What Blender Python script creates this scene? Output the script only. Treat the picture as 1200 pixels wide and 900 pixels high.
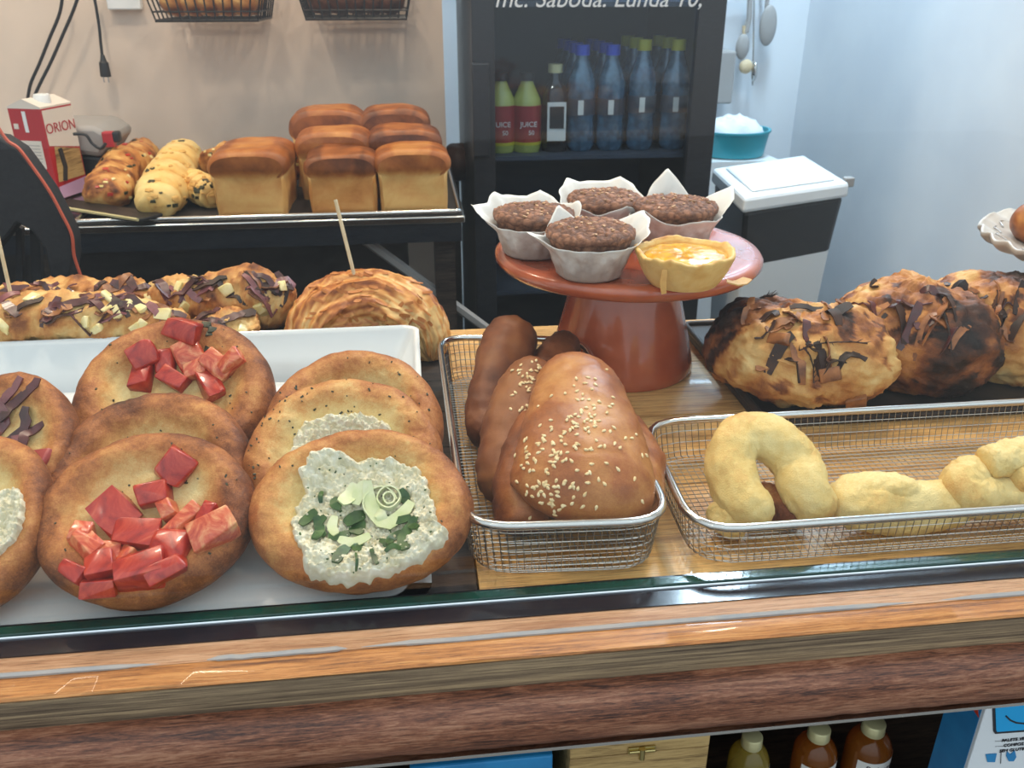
import bpy, bmesh, math, random
from mathutils import Vector, Matrix, Euler, noise
from mathutils.bvhtree import BVHTree
for o in list(bpy.data.objects): bpy.data.objects.remove(o, do_unlink=True)
S = bpy.context.scene
COL = S.collection
R = math.radians
# ------------------------------------------------------------------ camera
CAM = Vector((0, -0.496, 0.40)); PITCH = R(25); YAW = R(6.7); FPX = 1000.0
cd = bpy.data.cameras.new('camera'); cd.sensor_width = 36; cd.lens = 36 * FPX / 1200; cd.clip_start = .01
cam = bpy.data.objects.new('camera', cd); COL.objects.link(cam)
cam.location = CAM; cam.rotation_euler = (R(90) - PITCH, 0, -YAW)
cd.dof.use_dof = True; cd.dof.focus_distance = .72; cd.dof.aperture_fstop = 15.0
S.camera = cam
# ------------------------------------------------------------------ world, lights, exposure
W = bpy.data.worlds.new('sky'); S.world = W; W.use_nodes = True
wn = W.node_tree; bg = wn.nodes['Background']
wtc = wn.nodes.new('ShaderNodeTexCoord'); wsep = wn.nodes.new('ShaderNodeSeparateXYZ')
wmr = wn.nodes.new('ShaderNodeMapRange'); wmr.inputs[1].default_value = -.25; wmr.inputs[2].default_value = .5
wr = wn.nodes.new('ShaderNodeValToRGB')
wr.color_ramp.elements[0].color = (.30, .33, .36, 1); wr.color_ramp.elements[1].color = (.80, .92, 1.0, 1)
wn.links.new(wtc.outputs['Generated'], wsep.inputs[0]); wn.links.new(wsep.outputs[2], wmr.inputs[0])
wn.links.new(wmr.outputs[0], wr.inputs[0]); wn.links.new(wr.outputs[0], bg.inputs[0])
bg.inputs[1].default_value = 1.55
def area(name, loc, target, size, power, col, sy=None):
    l = bpy.data.lights.new(name, 'AREA'); l.energy = power; l.color = col; l.size = size
    if sy: l.shape = 'RECTANGLE'; l.size_y = sy
    o = bpy.data.objects.new(name, l); COL.objects.link(o); o.location = loc
    o.rotation_euler = (Vector(target) - Vector(loc)).to_track_quat('-Z', 'Y').to_euler()
    return o
WARM = (1.0, .83, .64)
LAMPS = [(.75, .75, 1.55, 9.0, .10), (-.55, .65, 1.55, 9, .14), (.1, 1.0, 1.55, 9, .14), (-1.0, 1.15, 1.55, 7.0, .2)]
for (x, y, z, p, s) in LAMPS: area('ceiling_spot_light', (x, y, z - .02), (x - .12, y - .2, 0), s, p, WARM)
area('right_wall_fill', (.95, 1.7, 1.5), (1.29, 1.6, .3), .5, 34, (.62, .83, 1.0), .2)  # unseen bluish fill, added to brighten the right wall
area('fridge_strip_light', (.62, 1.38, .50), (.62, 1.45, .1), .4, 1.6, (.5, .75, 1.0), .03)
S.view_settings.view_transform = 'Standard'; S.view_settings.look = 'None'
S.view_settings.gamma = 1; S.view_settings.exposure = -0.06; S.view_settings.use_curve_mapping = False

# ------------------------------------------------------------------ pixel helper (1200 x 900 frame)
FW = Vector((math.sin(YAW) * math.cos(PITCH), math.cos(YAW) * math.cos(PITCH), -math.sin(PITCH)))
RT = Vector((math.cos(YAW), -math.sin(YAW), 0)); UP = RT.cross(FW)
def P(px, py, z=None, y=None, d=None, x=None):
    v = FW + RT * ((px - 600) / FPX) - UP * ((py - 450) / FPX)
    if z is not None: t = (z - CAM.z) / v.z
    elif y is not None: t = (y - CAM.y) / v.y
    elif x is not None: t = (x - CAM.x) / v.x
    else: t = d
    return CAM + v * t
def mpp(p): return (Vector(p) - CAM).dot(FW) / FPX       # metres per pixel at p

# ------------------------------------------------------------------ materials
def lin(c): return c / 12.92 if c <= .04045 else ((c + .055) / 1.055) ** 2.4
def C(r, g, b): return (lin(r / 255), lin(g / 255), lin(b / 255), 1)
class N:
    def __init__(s, name):
        s.m = bpy.data.materials.new(name); s.m.use_nodes = True; s.t = s.m.node_tree
        s.b = s.t.nodes['Principled BSDF']; s.out = s.t.nodes['Material Output']
    def n(s, typ, **kw):
        k = s.t.nodes.new(typ)
        for a, v in kw.items(): setattr(k, a, v)
        return k
    def l(s, a, b): s.t.links.new(a, b)
    def coords(s, scale=(1, 1, 1)):
        tc = s.n('ShaderNodeTexCoord'); mp = s.n('ShaderNodeMapping'); mp.inputs['Scale'].default_value = scale
        s.l(tc.outputs['Object'], mp.inputs[0]); return mp.outputs[0]
    def noise(s, co, scale, detail=4, rough=.55, dist=0):
        k = s.n('ShaderNodeTexNoise'); k.inputs['Scale'].default_value = scale; k.inputs['Detail'].default_value = detail
        k.inputs['Roughness'].default_value = rough; k.inputs['Distortion'].default_value = dist
        s.l(co, k.inputs['Vector']); return k.outputs['Fac']
    def ramp(s, fac, stops):
        k = s.n('ShaderNodeValToRGB'); e = k.color_ramp.elements
        while len(e) < len(stops): e.new(.5)
        for i, (p, c) in enumerate(stops): e[i].position = p; e[i].color = c
        s.l(fac, k.inputs[0]); return k.outputs[0]
    def math(s, op, a, b=0, clamp=False):
        k = s.n('ShaderNodeMath', operation=op, use_clamp=clamp)
        for i, v in enumerate((a, b)):
            if isinstance(v, (int, float)): k.inputs[i].default_value = v
            else: s.l(v, k.inputs[i])
        return k.outputs[0]
    def mix(s, fac, a, b, blend='MIX'):
        k = s.n('ShaderNodeMix', data_type='RGBA', blend_type=blend)
        for i, v in ((0, fac), (6, a), (7, b)):
            if isinstance(v, (int, float)): k.inputs[i].default_value = v
            elif isinstance(v, tuple): k.inputs[i].default_value = v
            else: s.l(v, k.inputs[i])
        return k.outputs[2]
    def bump(s, h, strength, dist=.001):
        k = s.n('ShaderNodeBump'); k.inputs['Strength'].default_value = strength; k.inputs['Distance'].default_value = dist
        s.l(h, k.inputs['Height']); s.l(k.outputs[0], s.b.inputs['Normal'])
    def set(s, **kw):
        for a, v in kw.items():
            i = s.b.inputs[a.replace('_', ' ')]
            if isinstance(v, (int, float, tuple)): i.default_value = v
            else: s.l(v, i)
        return s
def plain(name, c1, c2=None, scale=30, rough=.5, metal=0, bump=0, bd=.001, spec=.5, coat=0, sss=0, detail=4, stretch=(1, 1, 1), lo=.35, hi=.65):
    k = N(name); k.set(Roughness=rough, Metallic=metal, Specular_IOR_Level=spec, Coat_Weight=coat)
    if c2:
        f = k.noise(k.coords(stretch), scale, detail); k.set(Base_Color=k.ramp(f, [(lo, c1), (hi, c2)]))
        if bump: k.bump(f, bump, bd)
    else: k.set(Base_Color=c1)
    if sss: k.set(Subsurface_Weight=sss, Subsurface_Scale=.006); k.b.inputs['Subsurface Radius'].default_value = (1, .4, .2)
    return k.m
def bread(name, stops, rough=.55, grain=.10, gscale=260, spec=.35, bump=.35, coat=0, patch=.16):
    k = N(name); a = k.n('ShaderNodeAttribute', attribute_name='bake').outputs['Fac']
    co = k.coords(); n1 = k.noise(co, 38, 6, .6); n2 = k.noise(co, gscale, 5, .7); n3 = k.noise(co, 900, 3, .6)
    f = k.math('ADD', a, k.math('MULTIPLY', k.math('SUBTRACT', n1, .5), patch * 2))
    f = k.math('ADD', f, k.math('MULTIPLY', k.math('SUBTRACT', n2, .5), grain * 2))
    f = k.math('ADD', f, k.math('MULTIPLY', k.math('SUBTRACT', n3, .5), grain * 1.6), True)
    k.set(Base_Color=k.ramp(f, stops), Roughness=rough, Specular_IOR_Level=spec, Coat_Weight=coat, Coat_Roughness=.3)
    h = k.math('ADD', n2, k.math('MULTIPLY', n3, .7)); k.bump(h, bump, .0012)
    return k.m
def wood(name, c1, c2, c3, s=(1.2, 26, 26), rough=.5, scale=3.0, bump=.25, coat=0, dist=.8, fine=60):
    k = N(name); co = k.coords(s); n1 = k.noise(co, scale, 7, .62, dist); n2 = k.noise(k.coords((s[0] * 5, s[1] * 5, s[2] * 5)), scale * 1.6, 5, .7, .3); n3 = k.noise(k.coords((s[0] * .3, s[1] * .25, s[2] * .25)), scale, 3, .5)
    f = k.math('ADD', k.math('ADD', k.math('MULTIPLY', n1, .42), k.math('MULTIPLY', n2, .33)), k.math('MULTIPLY', n3, .25))
    n4 = k.noise(k.coords((s[0] * 2.2, s[1] * 4.5, s[2] * 4.5)), scale, 3, .8, .5); pore = k.ramp(n4, [(.36, (.45, .42, .40, 1)), (.46, (1, 1, 1, 1))])
    k.set(Base_Color=k.mix(1.0, k.ramp(f, [(.41, c1), (.5, c2), (.60, c3)]), pore, 'MULTIPLY'), Roughness=rough, Coat_Weight=coat, Specular_IOR_Level=.4)
    k.bump(f, bump, .001); return k.m
GOLD = [(0, C(232, 208, 150)), (.25, C(219, 176, 108)), (.45, C(199, 138, 74)), (.65, C(160, 93, 44)), (.83, C(104, 56, 28)), (1, C(48, 29, 20))]
M = {}
M['bun'] = bread('bun_crust', [(0, C(226, 208, 150)), (.22, C(216, 184, 122)), (.42, C(203, 148, 86)), (.62, C(172, 108, 60)), (.80, C(124, 72, 42)), (1, C(66, 40, 26))], grain=.19, bump=.55, patch=.2)
M['loaf'] = bread('loaf_crust', GOLD, grain=.05, bump=.15, patch=.08, rough=.42)
M['seed_bun'] = bread('glazed_crust', [(0, C(208, 166, 100)), (.25, C(184, 126, 70)), (.45, C(156, 92, 48)), (.65, C(118, 64, 33)), (.85, C(78, 42, 22)), (1, C(40, 24, 16))], rough=.42, grain=.13, coat=.12, bump=.3)
M['dark_bun'] = bread('dark_crust', [(0, C(146, 94, 54)), (.3, C(118, 66, 36)), (.5, C(90, 49, 28)), (.75, C(60, 33, 21)), (1, C(36, 22, 16))], rough=.5, grain=.07, bump=.2)
M['croissant'] = bread('croissant_crust', [(0, C(226, 192, 130)), (.25, C(212, 154, 86)), (.5, C(184, 114, 54)), (.72, C(144, 78, 34)), (1, C(78, 40, 20))], rough=.38, grain=.05, bump=.25, patch=.08)
M['rustic'] = bread('rustic_crust', [(0, C(228, 196, 134)), (.22, C(212, 164, 98)), (.45, C(184, 122, 64)), (.65, C(128, 74, 40)), (.82, C(74, 44, 30)), (1, C(30, 22, 20))], rough=.55, grain=.12, bump=.5, patch=.22)
M['cheesebread'] = bread('cheese_dough', [(0, C(236, 214, 150)), (.30, C(228, 196, 122)), (.52, C(214, 164, 92)), (.75, C(180, 112, 58)), (1, C(120, 66, 36))], rough=.5, grain=.17, bump=.8, patch=.36)
M['muffin'] = bread('muffin_crumb', [(0, C(178, 128, 98)), (.35, C(140, 96, 72)), (.6, C(108, 72, 54)), (1, C(52, 34, 28))], rough=.6, grain=.2, gscale=330, bump=1.0)
def paper_mat():
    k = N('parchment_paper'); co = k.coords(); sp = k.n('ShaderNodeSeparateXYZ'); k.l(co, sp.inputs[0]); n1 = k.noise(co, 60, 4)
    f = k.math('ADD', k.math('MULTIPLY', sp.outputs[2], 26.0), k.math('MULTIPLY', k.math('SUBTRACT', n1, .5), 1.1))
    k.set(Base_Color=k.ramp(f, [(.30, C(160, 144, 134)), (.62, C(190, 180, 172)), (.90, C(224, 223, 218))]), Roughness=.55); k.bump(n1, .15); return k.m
M['paper'] = paper_mat()
M['custard'] = plain('custard', C(240, 190, 60), C(224, 150, 30), 60, .2, coat=.5, spec=.6)
M['pastry'] = bread('tart_pastry', [(0, C(236, 208, 140)), (.4, C(222, 180, 104)), (.7, C(190, 130, 64)), (1, C(120, 70, 34))], rough=.5, grain=.08)
M['ricotta'] = plain('crumbled_white_cheese', C(233, 230, 210), C(212, 204, 170), 130, .55, bump=.6, bd=.0015, detail=6)
M['leek'] = plain('pale_leek', C(216, 220, 184), C(192, 204, 146), 60, .35, sss=0)
M['green'] = plain('dark_green_chives', C(28, 62, 24), C(70, 104, 44), 80, .4)
M['herb'] = plain('dark_herb', C(38, 44, 26), C(62, 60, 34), 80, .5)
def tom(name, st, sc=42):
    k = N(name); co = k.coords((1, 1, 1)); f = k.noise(co, sc, 5, .65, 1.2); k.set(Base_Color=k.ramp(f, st), Roughness=.3, Coat_Weight=.25); k.bump(f, .25, .001); return k.m
M['tomato'] = tom('tomato_flesh', [(.33, C(122, 22, 20)), (.46, C(168, 40, 28)), (.58, C(188, 66, 44)), (.68, C(210, 132, 100))])
M['tomato_pale'] = tom('tomato_cut_flesh', [(.33, C(176, 52, 34)), (.46, C(204, 92, 60)), (.58, C(220, 144, 100)), (.68, C(226, 178, 120))], 60)
M['onion'] = plain('roasted_red_onion', C(96, 50, 52), C(58, 32, 30), 60, .35, coat=.2)
M['onion_light'] = plain('soft_red_onion', C(150, 92, 92), C(98, 52, 56), 50, .32, coat=.3)
M['charred'] = plain('charred_onion', C(70, 42, 28), C(28, 20, 18), 50, .55)
M['brown_onion'] = plain('browned_onion', C(170, 110, 62), C(104, 60, 34), 60, .4)
M['melted'] = plain('melted_cheese', C(236, 222, 168), C(220, 196, 120), 50, .3, coat=.3)
M['ham'] = plain('ham', C(178, 86, 82), C(150, 60, 62), 40, .3, coat=.2)
M['sesame'] = plain('sesame_seed', C(240, 222, 176), C(222, 192, 136), 200, .4)
M['porcelain'] = plain('white_porcelain', C(222, 226, 226), None, rough=.16, spec=.6, coat=.4)
M['terracotta'] = plain('glazed_terracotta', C(188, 96, 60), C(160, 74, 44), 14, .22, bump=.08, coat=.6, spec=.55, detail=5)
M['steel'] = plain('polished_steel', C(206, 204, 200), None, rough=.18, metal=1)
M['wire'] = plain('steel_wire', C(176, 172, 164), None, rough=.3, metal=1)
M['blackwire'] = plain('black_wire', C(26, 24, 24), None, rough=.4)
M['oak'] = wood('oak_board', C(176, 128, 72), C(218, 170, 104), C(230, 190, 126), (2.2, 50, 50), .38, 3.2, .12, coat=.15)
M['sill'] = wood('orange_varnished_wood', C(100, 56, 26), C(176, 112, 54), C(202, 144, 84), (3.5, 110, 110), .42, 3, .3, coat=.15)
M['sillpale'] = wood('worn_pale_wood', C(150, 104, 72), C(182, 138, 102), C(196, 158, 126), (3.5, 90, 90), .5, 3, .2)
M['ply'] = wood('weathered_plywood_edge', C(78, 63, 50), C(130, 110, 86), C(182, 156, 118), (1.6, 90, 140), .7, 3, .5)
M['rail'] = wood('dark_mahogany', C(58, 31, 21), C(124, 74, 50), C(164, 116, 88), (7, 95, 95), .42, 2.8, .8, coat=.1, dist=1.8)
M['darkwood'] = wood('dark_stained_wood', C(30, 24, 22), C(52, 42, 36), C(72, 58, 48), (2, 20, 20), .55)
M['slate'] = plain('blackened_iron_tray', C(34, 27, 24), C(50, 38, 32), 60, .5, bump=.3, spec=.4)
M['silicone'] = plain('silicone_bead', C(168, 160, 152), C(150, 150, 150), 60, .4)
M['channel'] = plain('black_glossy_channel', C(34, 32, 38), None, rough=.14, spec=.4, coat=.25)
M['white_line'] = plain('bright_aluminium_trim', C(220, 228, 232), None, rough=.25, metal=.6)
M['wall'] = plain('painted_plaster_warm', C(218, 200, 184), C(208, 192, 178), 5, .75, bump=.05)
M['wallcool'] = plain('painted_plaster_white', C(214, 219, 224), C(204, 210, 217), 4, .7, bump=.05)
M['black'] = plain('black_plastic', C(20, 20, 22), None, rough=.4)
M['blackmetal'] = plain('brushed_black_steel', C(24, 28, 34), C(34, 38, 46), 90, .35, spec=.5, stretch=(1, 1, 14))
M['fridgein'] = plain('fridge_liner', C(56, 64, 78), None, rough=.5)
M['dark'] = plain('dark_cabinet', C(34, 30, 30), C(48, 42, 40), 12, .6)
M['floor'] = plain('dark_floor', C(60, 56, 54), C(74, 70, 66), 6, .6)
M['grey'] = plain('grey_plastic', C(150, 148, 146), None, rough=.5)
M['white'] = plain('white_plastic', C(222, 226, 228), None, rough=.35)
M['teal'] = plain('teal_plastic', C(40, 150, 166), None, rough=.35)
M['red'] = plain('red_carton', C(170, 26, 36), None, rough=.4)
M['cream'] = plain('cream_carton_panel', C(214, 206, 196), None, rough=.45)
M['lilac'] = plain('lilac_carton_panel', C(196, 160, 196), None, rough=.45)
M['orange'] = plain('orange_reflection_edge', C(190, 84, 58), None, rough=.5)
M['dark_reflection'] = plain('reflection_black', C(22, 22, 26), C(30, 30, 34), 200, .7, bump=.2)
M['chalk'] = plain('chalk', C(205, 210, 215), None, rough=.8)
M['cloth'] = plain('white_cloth', C(220, 224, 228), C(205, 210, 216), 20, .8)
M['skewer'] = plain('bamboo', C(214, 194, 158), C(196, 172, 134), 60, .5)
M['brass'] = plain('brass', C(196, 178, 120), None, rough=.3, metal=1)
M['goldcap'] = plain('gold_cap', C(206, 198, 150), None, rough=.3, metal=.35)
M['label'] = plain('paper_label', C(224, 222, 216), None, rough=.5)
M['ink'] = plain('dark_ink', C(36, 34, 40), None, rough=.6)
M['blue'] = plain('blue_card', C(40, 132, 186), C(34, 118, 172), 30, .45)
M['cyan'] = plain('bright_blue_print', C(20, 160, 220), None, rough=.45)
M['redprint'] = plain('red_print', C(196, 60, 40), None, rough=.45)
M['whitecard'] = plain('white_card', C(220, 224, 226), None, rough=.45)
M['boxwood'] = wood('pale_box_wood', C(150, 120, 74), C(184, 152, 98), C(196, 166, 112), (1.5, 14, 14), .5, 3, .1)
M['pave'] = plain('pavement', C(120, 120, 120), C(140, 138, 134), 8, .8)
M['stone'] = plain('glazed_stoneware', C(208, 202, 194), C(176, 166, 156), 26, .3, coat=.3)
M['stonewave'] = plain('grey_glaze_line', C(140, 130, 122), None, rough=.35)
M['seedcrumb'] = plain('pale_oat', C(190, 150, 112), None, rough=.6)
M['ycap'] = plain('yellow_cap', C(190, 180, 40), None, rough=.4)
M['bcap'] = plain('blue_cap', C(30, 70, 190), None, rough=.4)
M['rlabel'] = plain('red_label', C(150, 30, 34), None, rough=.45)
M['yliquid'] = plain('yellow_drink', C(170, 175, 90), None, rough=.2, coat=.5)
M['darkbottle'] = plain('dark_bottle', C(18, 16, 20), None, rough=.12, coat=.6)
M['ceiling'] = plain('ceiling_paint', C(220, 220, 216), None, rough=.8)
def emis(name, c, s):
    k = N(name); k.b.inputs['Emission Color'].default_value = c; k.b.inputs['Emission Strength'].default_value = s; k.set(Base_Color=c); return k.m
M['lamp'] = emis('lamp_disc', (1, .85, .65, 1), 6)
def glass(name, tint, refl=1.0, rough=0.0, ior=1.45):
    k = N(name); k.t.nodes.remove(k.b)
    fr = k.n('ShaderNodeFresnel'); fr.inputs[0].default_value = ior
    tr = k.n('ShaderNodeBsdfTransparent'); tr.inputs[0].default_value = tint
    gl = k.n('ShaderNodeBsdfGlossy'); gl.inputs['Roughness'].default_value = rough
    geo = k.n('ShaderNodeNewGeometry'); fac = k.math('MULTIPLY', k.math('MULTIPLY', fr.outputs[0], refl), k.math('SUBTRACT', 1.0, geo.outputs['Backfacing']))
    mx = k.n('ShaderNodeMixShader'); k.l(fac, mx.inputs[0]); k.l(tr.outputs[0], mx.inputs[1]); k.l(gl.outputs[0], mx.inputs[2])
    k.l(mx.outputs[0], k.out.inputs[0]); return k.m
M['glass'] = glass('display_glass', (.985, .993, .99, 1), 1.7)
M['glassedge'] = plain('green_glass_edge', C(10, 52, 44), C(22, 74, 62), 20, .12, coat=1)
M['fridgeglass'] = glass('fridge_glass', (.84, .9, .95, 1), 1.3, .03)
M['pet'] = plain('clear_blue_bottle', C(40, 70, 92), C(70, 108, 134), 60, .12, coat=.8, spec=.8)
def liquid(name, col):
    k = N(name); k.set(Base_Color=col, Roughness=.08, Transmission_Weight=.75, Coat_Weight=.5); k.b.inputs['IOR'].default_value = 1.2; return k.m
M['amber'] = liquid('amber_oil', C(200, 120, 50)); M['yellowoil'] = liquid('golden_oil', C(216, 190, 90))

# ------------------------------------------------------------------ mesh helpers
class MB:
    def __init__(s): s.v = []; s.f = []; s.bake = []; s.mi = []
    def add(s, vs, fs, bake=None, mi=0):
        o = len(s.v); s.v += [Vector(v) for v in vs]; s.f += [tuple(i + o for i in f) for f in fs]
        s.bake += (bake if bake else [0.5] * len(vs)); s.mi += [mi] * len(fs); return s
    def box(s, c, d, rot=None, mi=0):
        c = Vector(c); h = [x / 2 for x in d]
        vs = [Vector((sx * h[0], sy * h[1], sz * h[2])) for sx in (-1, 1) for sy in (-1, 1) for sz in (-1, 1)]
        if rot: 
            e = Euler(rot).to_matrix(); vs = [e @ v for v in vs]
        return s.add([v + c for v in vs], [(0, 1, 3, 2), (4, 6, 7, 5), (0, 4, 5, 1), (2, 3, 7, 6), (0, 2, 6, 4), (1, 5, 7, 3)], mi=mi)
    def bounds(s, lo, hi, mi=0):
        return s.box([(a + b) / 2 for a, b in zip(lo, hi)], [abs(b - a) for a, b in zip(lo, hi)], mi=mi)
    def tube(s, pts, r, n=6, closed=False, caps=True, mi=0):
        pts = [Vector(p) for p in pts]; m = len(pts); vs = []; fs = []
        rr = r if callable(r) else (lambda t: r)
        up = None
        for i, p in enumerate(pts):
            a = pts[(i - 1) % m] if (closed or i > 0) else p; b = pts[(i + 1) % m] if (closed or i < m - 1) else p
            t = (b - a).normalized()
            if up is None:
                up = Vector((0, 0, 1)) if abs(t.z) < .9 else Vector((1, 0, 0))
            u = (up - t * up.dot(t)); u = u.normalized() if u.length > 1e-6 else t.orthogonal().normalized(); up = u; w = t.cross(u)
            q = rr(i / max(1, m - 1))
            for k in range(n):
                an = 2 * math.pi * k / n; vs.append(p + (u * math.cos(an) + w * math.sin(an)) * q)
        for i in range(m if closed else m - 1):
            for k in range(n):
                j = (i + 1) % m; fs.append((i * n + k, i * n + (k + 1) % n, j * n + (k + 1) % n, j * n + k))
        if caps and not closed: fs.append(tuple(range(n - 1, -1, -1))); fs.append(tuple((m - 1) * n + k for k in range(n)))
        return s.add(vs, fs, mi=mi)
    def lathe(s, prof, n=48, c=(0, 0, 0), rfn=None, mi=0):
        c = Vector(c); vs = []; fs = []; m = len(prof)
        for (r, z) in prof:
            for k in range(n):
                a = 2 * math.pi * k / n; q = rfn(a, r, z) if rfn else (r, z)
                vs.append(c + Vector((q[0] * math.cos(a), q[0] * math.sin(a), q[1])))
        for i in range(m - 1):
            for k in range(n): fs.append((i * n + k, i * n + (k + 1) % n, (i + 1) * n + (k + 1) % n, (i + 1) * n + k))
        if prof[0][0] > 1e-5: fs.append(tuple(range(n - 1, -1, -1)))
        if prof[-1][0] > 1e-5: fs.append(tuple((m - 1) * n + k for k in range(n)))
        return s.add(vs, fs, mi=mi)
    def ribbon(s, pts, nrm, w, th=.0012, mi=0):
        pts = [Vector(p) for p in pts]; m = len(pts); vs = []; fs = []
        for i, p in enumerate(pts):
            t = (pts[min(i + 1, m - 1)] - pts[max(i - 1, 0)]).normalized(); nn = Vector(nrm[i] if isinstance(nrm, list) else nrm)
            sd = t.cross(nn).normalized(); nn = sd.cross(t).normalized()
            q = w * (.35 + .65 * math.sin(math.pi * (i + .4) / (m - .2)) ** .5) / 2
            for a, b in ((-1, -.5), (1, -.5), (1, .5), (-1, .5)): vs.append(p + sd * q * a + nn * th * b)
        for i in range(m - 1):
            for k in range(4): fs.append((i * 4 + k, i * 4 + (k + 1) % 4, i * 4 + 4 + (k + 1) % 4, i * 4 + 4 + k))
        fs += [(3, 2, 1, 0), tuple(m * 4 - 4 + k for k in range(4))]
        return s.add(vs, fs, mi=mi)
    def prism(s, poly, a, b, axis='z', mi=0):
        n = len(poly); f = {'z': lambda p, h: (p[0], p[1], h), 'y': lambda p, h: (p[0], h, p[1]), 'x': lambda p, h: (h, p[0], p[1])}[axis]
        vs = [f(p, a) for p in poly] + [f(p, b) for p in poly]
        return s.add(vs, [tuple(range(n - 1, -1, -1)), tuple(range(n, 2 * n))] + [(i, (i + 1) % n, n + (i + 1) % n, n + i) for i in range(n)], mi=mi)
    def build(s, name, mats, parent=None, smooth=True, world=True, bevel=0, sub=0, stuff=False):
        off = parent_loc(parent) if world else Vector((0, 0, 0))
        me = bpy.data.meshes.new(name); me.from_pydata([v - off for v in s.v], [], s.f); me.update()
        at = me.attributes.new('bake', 'FLOAT', 'POINT'); at.data.foreach_set('value', s.bake)
        for m_ in (mats if isinstance(mats, (list, tuple)) else [mats]): me.materials.append(m_)
        me.polygons.foreach_set('material_index', s.mi); me.polygons.foreach_set('use_smooth', [smooth] * len(s.f))
        bm = bmesh.new(); bm.from_mesh(me); bmesh.ops.recalc_face_normals(bm, faces=bm.faces); bm.to_mesh(me); bm.free()
        o = bpy.data.objects.new(name, me); COL.objects.link(o)
        if parent: o.parent = parent
        if bevel:
            b = o.modifiers.new('bevel', 'BEVEL'); b.width = bevel; b.segments = 2; b.limit_method = 'ANGLE'; b.angle_limit = R(35); b.harden_normals = False
        if sub: q = o.modifiers.new('sub', 'SUBSURF'); q.levels = sub; q.render_levels = sub
        if smooth and not sub:
            try: me.set_sharp_from_angle(angle=R(50))
            except Exception: pass
        if stuff: o['kind'] = 'stuff'
        return o
def parent_loc(p):
    v = Vector((0, 0, 0))
    while p is not None: v += p.location; p = p.parent
    return v
def thing(name, label, cat, loc=(0, 0, 0), rot=(0, 0, 0), group=None):
    o = bpy.data.objects.new(name, None); COL.objects.link(o); o.empty_display_size = .02
    o.location = loc; o.rotation_euler = rot; o['label'] = label; o['category'] = cat
    if group: o['group'] = group
    return o
def tag(o, label, cat, group=None, kind=None):
    o['label'] = label; o['category'] = cat
    if group: o['group'] = group
    if kind: o['kind'] = kind
    return o
def struct(o): o['kind'] = 'structure'; return o
def nz(p, s, seed=0): return noise.noise(Vector((p[0] * s + seed * 7.31, p[1] * s - seed * 3.17, (p[2] if len(p) > 2 else 0) * s + seed)))
def fb(p, s, seed=0, o=4):
    return noise.fractal(Vector((p[0] * s + seed * 7.31, p[1] * s - seed * 3.17, (p[2] if len(p) > 2 else 0) * s + seed)), .6, 2.1, o)
def interp(prof, t):
    n = len(prof) - 1; x = t * n; i = min(int(x), n - 1); f = x - i
    p0 = prof[max(i - 1, 0)]; p1 = prof[i]; p2 = prof[i + 1]; p3 = prof[min(i + 2, n)]
    return tuple(.5 * (2 * b + (c - a) * f + (2 * a - 5 * b + 4 * c - d) * f * f + (3 * b - a - 3 * c + d) * f ** 3) for a, b, c, d in zip(p0, p1, p2, p3))
def blob(shape, nu=72, nv=44, bake=None):
    """closed surface: shape(dir)->Vector; bake(dir,pos)->0..1"""
    vs = []; bk = []; fs = []
    for i in range(nv + 1):
        th = math.pi * i / nv
        for k in range(nu):
            ph = 2 * math.pi * k / nu; d = Vector((math.sin(th) * math.cos(ph), math.sin(th) * math.sin(ph), math.cos(th)))
            p = shape(d); vs.append(p); bk.append(bake(d, p) if bake else .5)
    for i in range(nv):
        for k in range(nu): fs.append((i * nu + k, (i + 1) * nu + k, (i + 1) * nu + (k + 1) % nu, i * nu + (k + 1) % nu))
    m = MB(); m.add(vs, fs, bk); return m
def sweep(path, rad, nt=60, na=28, bake=None, disp=None, flat=None, up0=(0, 0, 1)):
    """soft body along a path; rad(t)->(across, vertical)"""
    vs = []; bk = []; fs = []; up = Vector(up0)
    for i in range(nt + 1):
        t = i / nt; e = .5 - .5 * math.cos(math.pi * t) if True else t
        p = Vector(interp(path, e)); q = Vector(interp(path, min(1, e + .01))) - Vector(interp(path, max(0, e - .01))); tt = q.normalized()
        u = (up - tt * up.dot(tt)).normalized(); up = u; w = tt.cross(u)
        a, b = rad(e)
        for k in range(na):
            an = 2 * math.pi * k / na; x = w * math.cos(an) * a + u * math.sin(an) * b
            pos = p + x
            if disp: pos = pos + x.normalized() * disp(e, an, pos) if x.length > 1e-7 else pos
            vs.append(pos); bk.append(bake(e, an, pos) if bake else .5)
    for i in range(nt):
        for k in range(na): fs.append((i * na + k, i * na + (k + 1) % na, (i + 1) * na + (k + 1) % na, (i + 1) * na + k))
    m = MB(); m.add(vs, fs, bk); return m
def rnd_end(t, k=.12):      # rounded end profile
    if t < k: return math.sqrt(max(0, 1 - ((k - t) / k) ** 2))
    if t > 1 - k: return math.sqrt(max(0, 1 - ((t - 1 + k) / k) ** 2))
    return 1
def bvh_of(mb): return BVHTree.FromPolygons(mb.v, mb.f)
def drop(b, x, y, ztop=1.0, d=(0, 0, -1)):
    h = b.ray_cast(Vector((x, y, ztop)), Vector(d)); return (h[0], h[1] if h[1].z > 0 else -h[1]) if h[0] is not None else (None, None)
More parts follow.
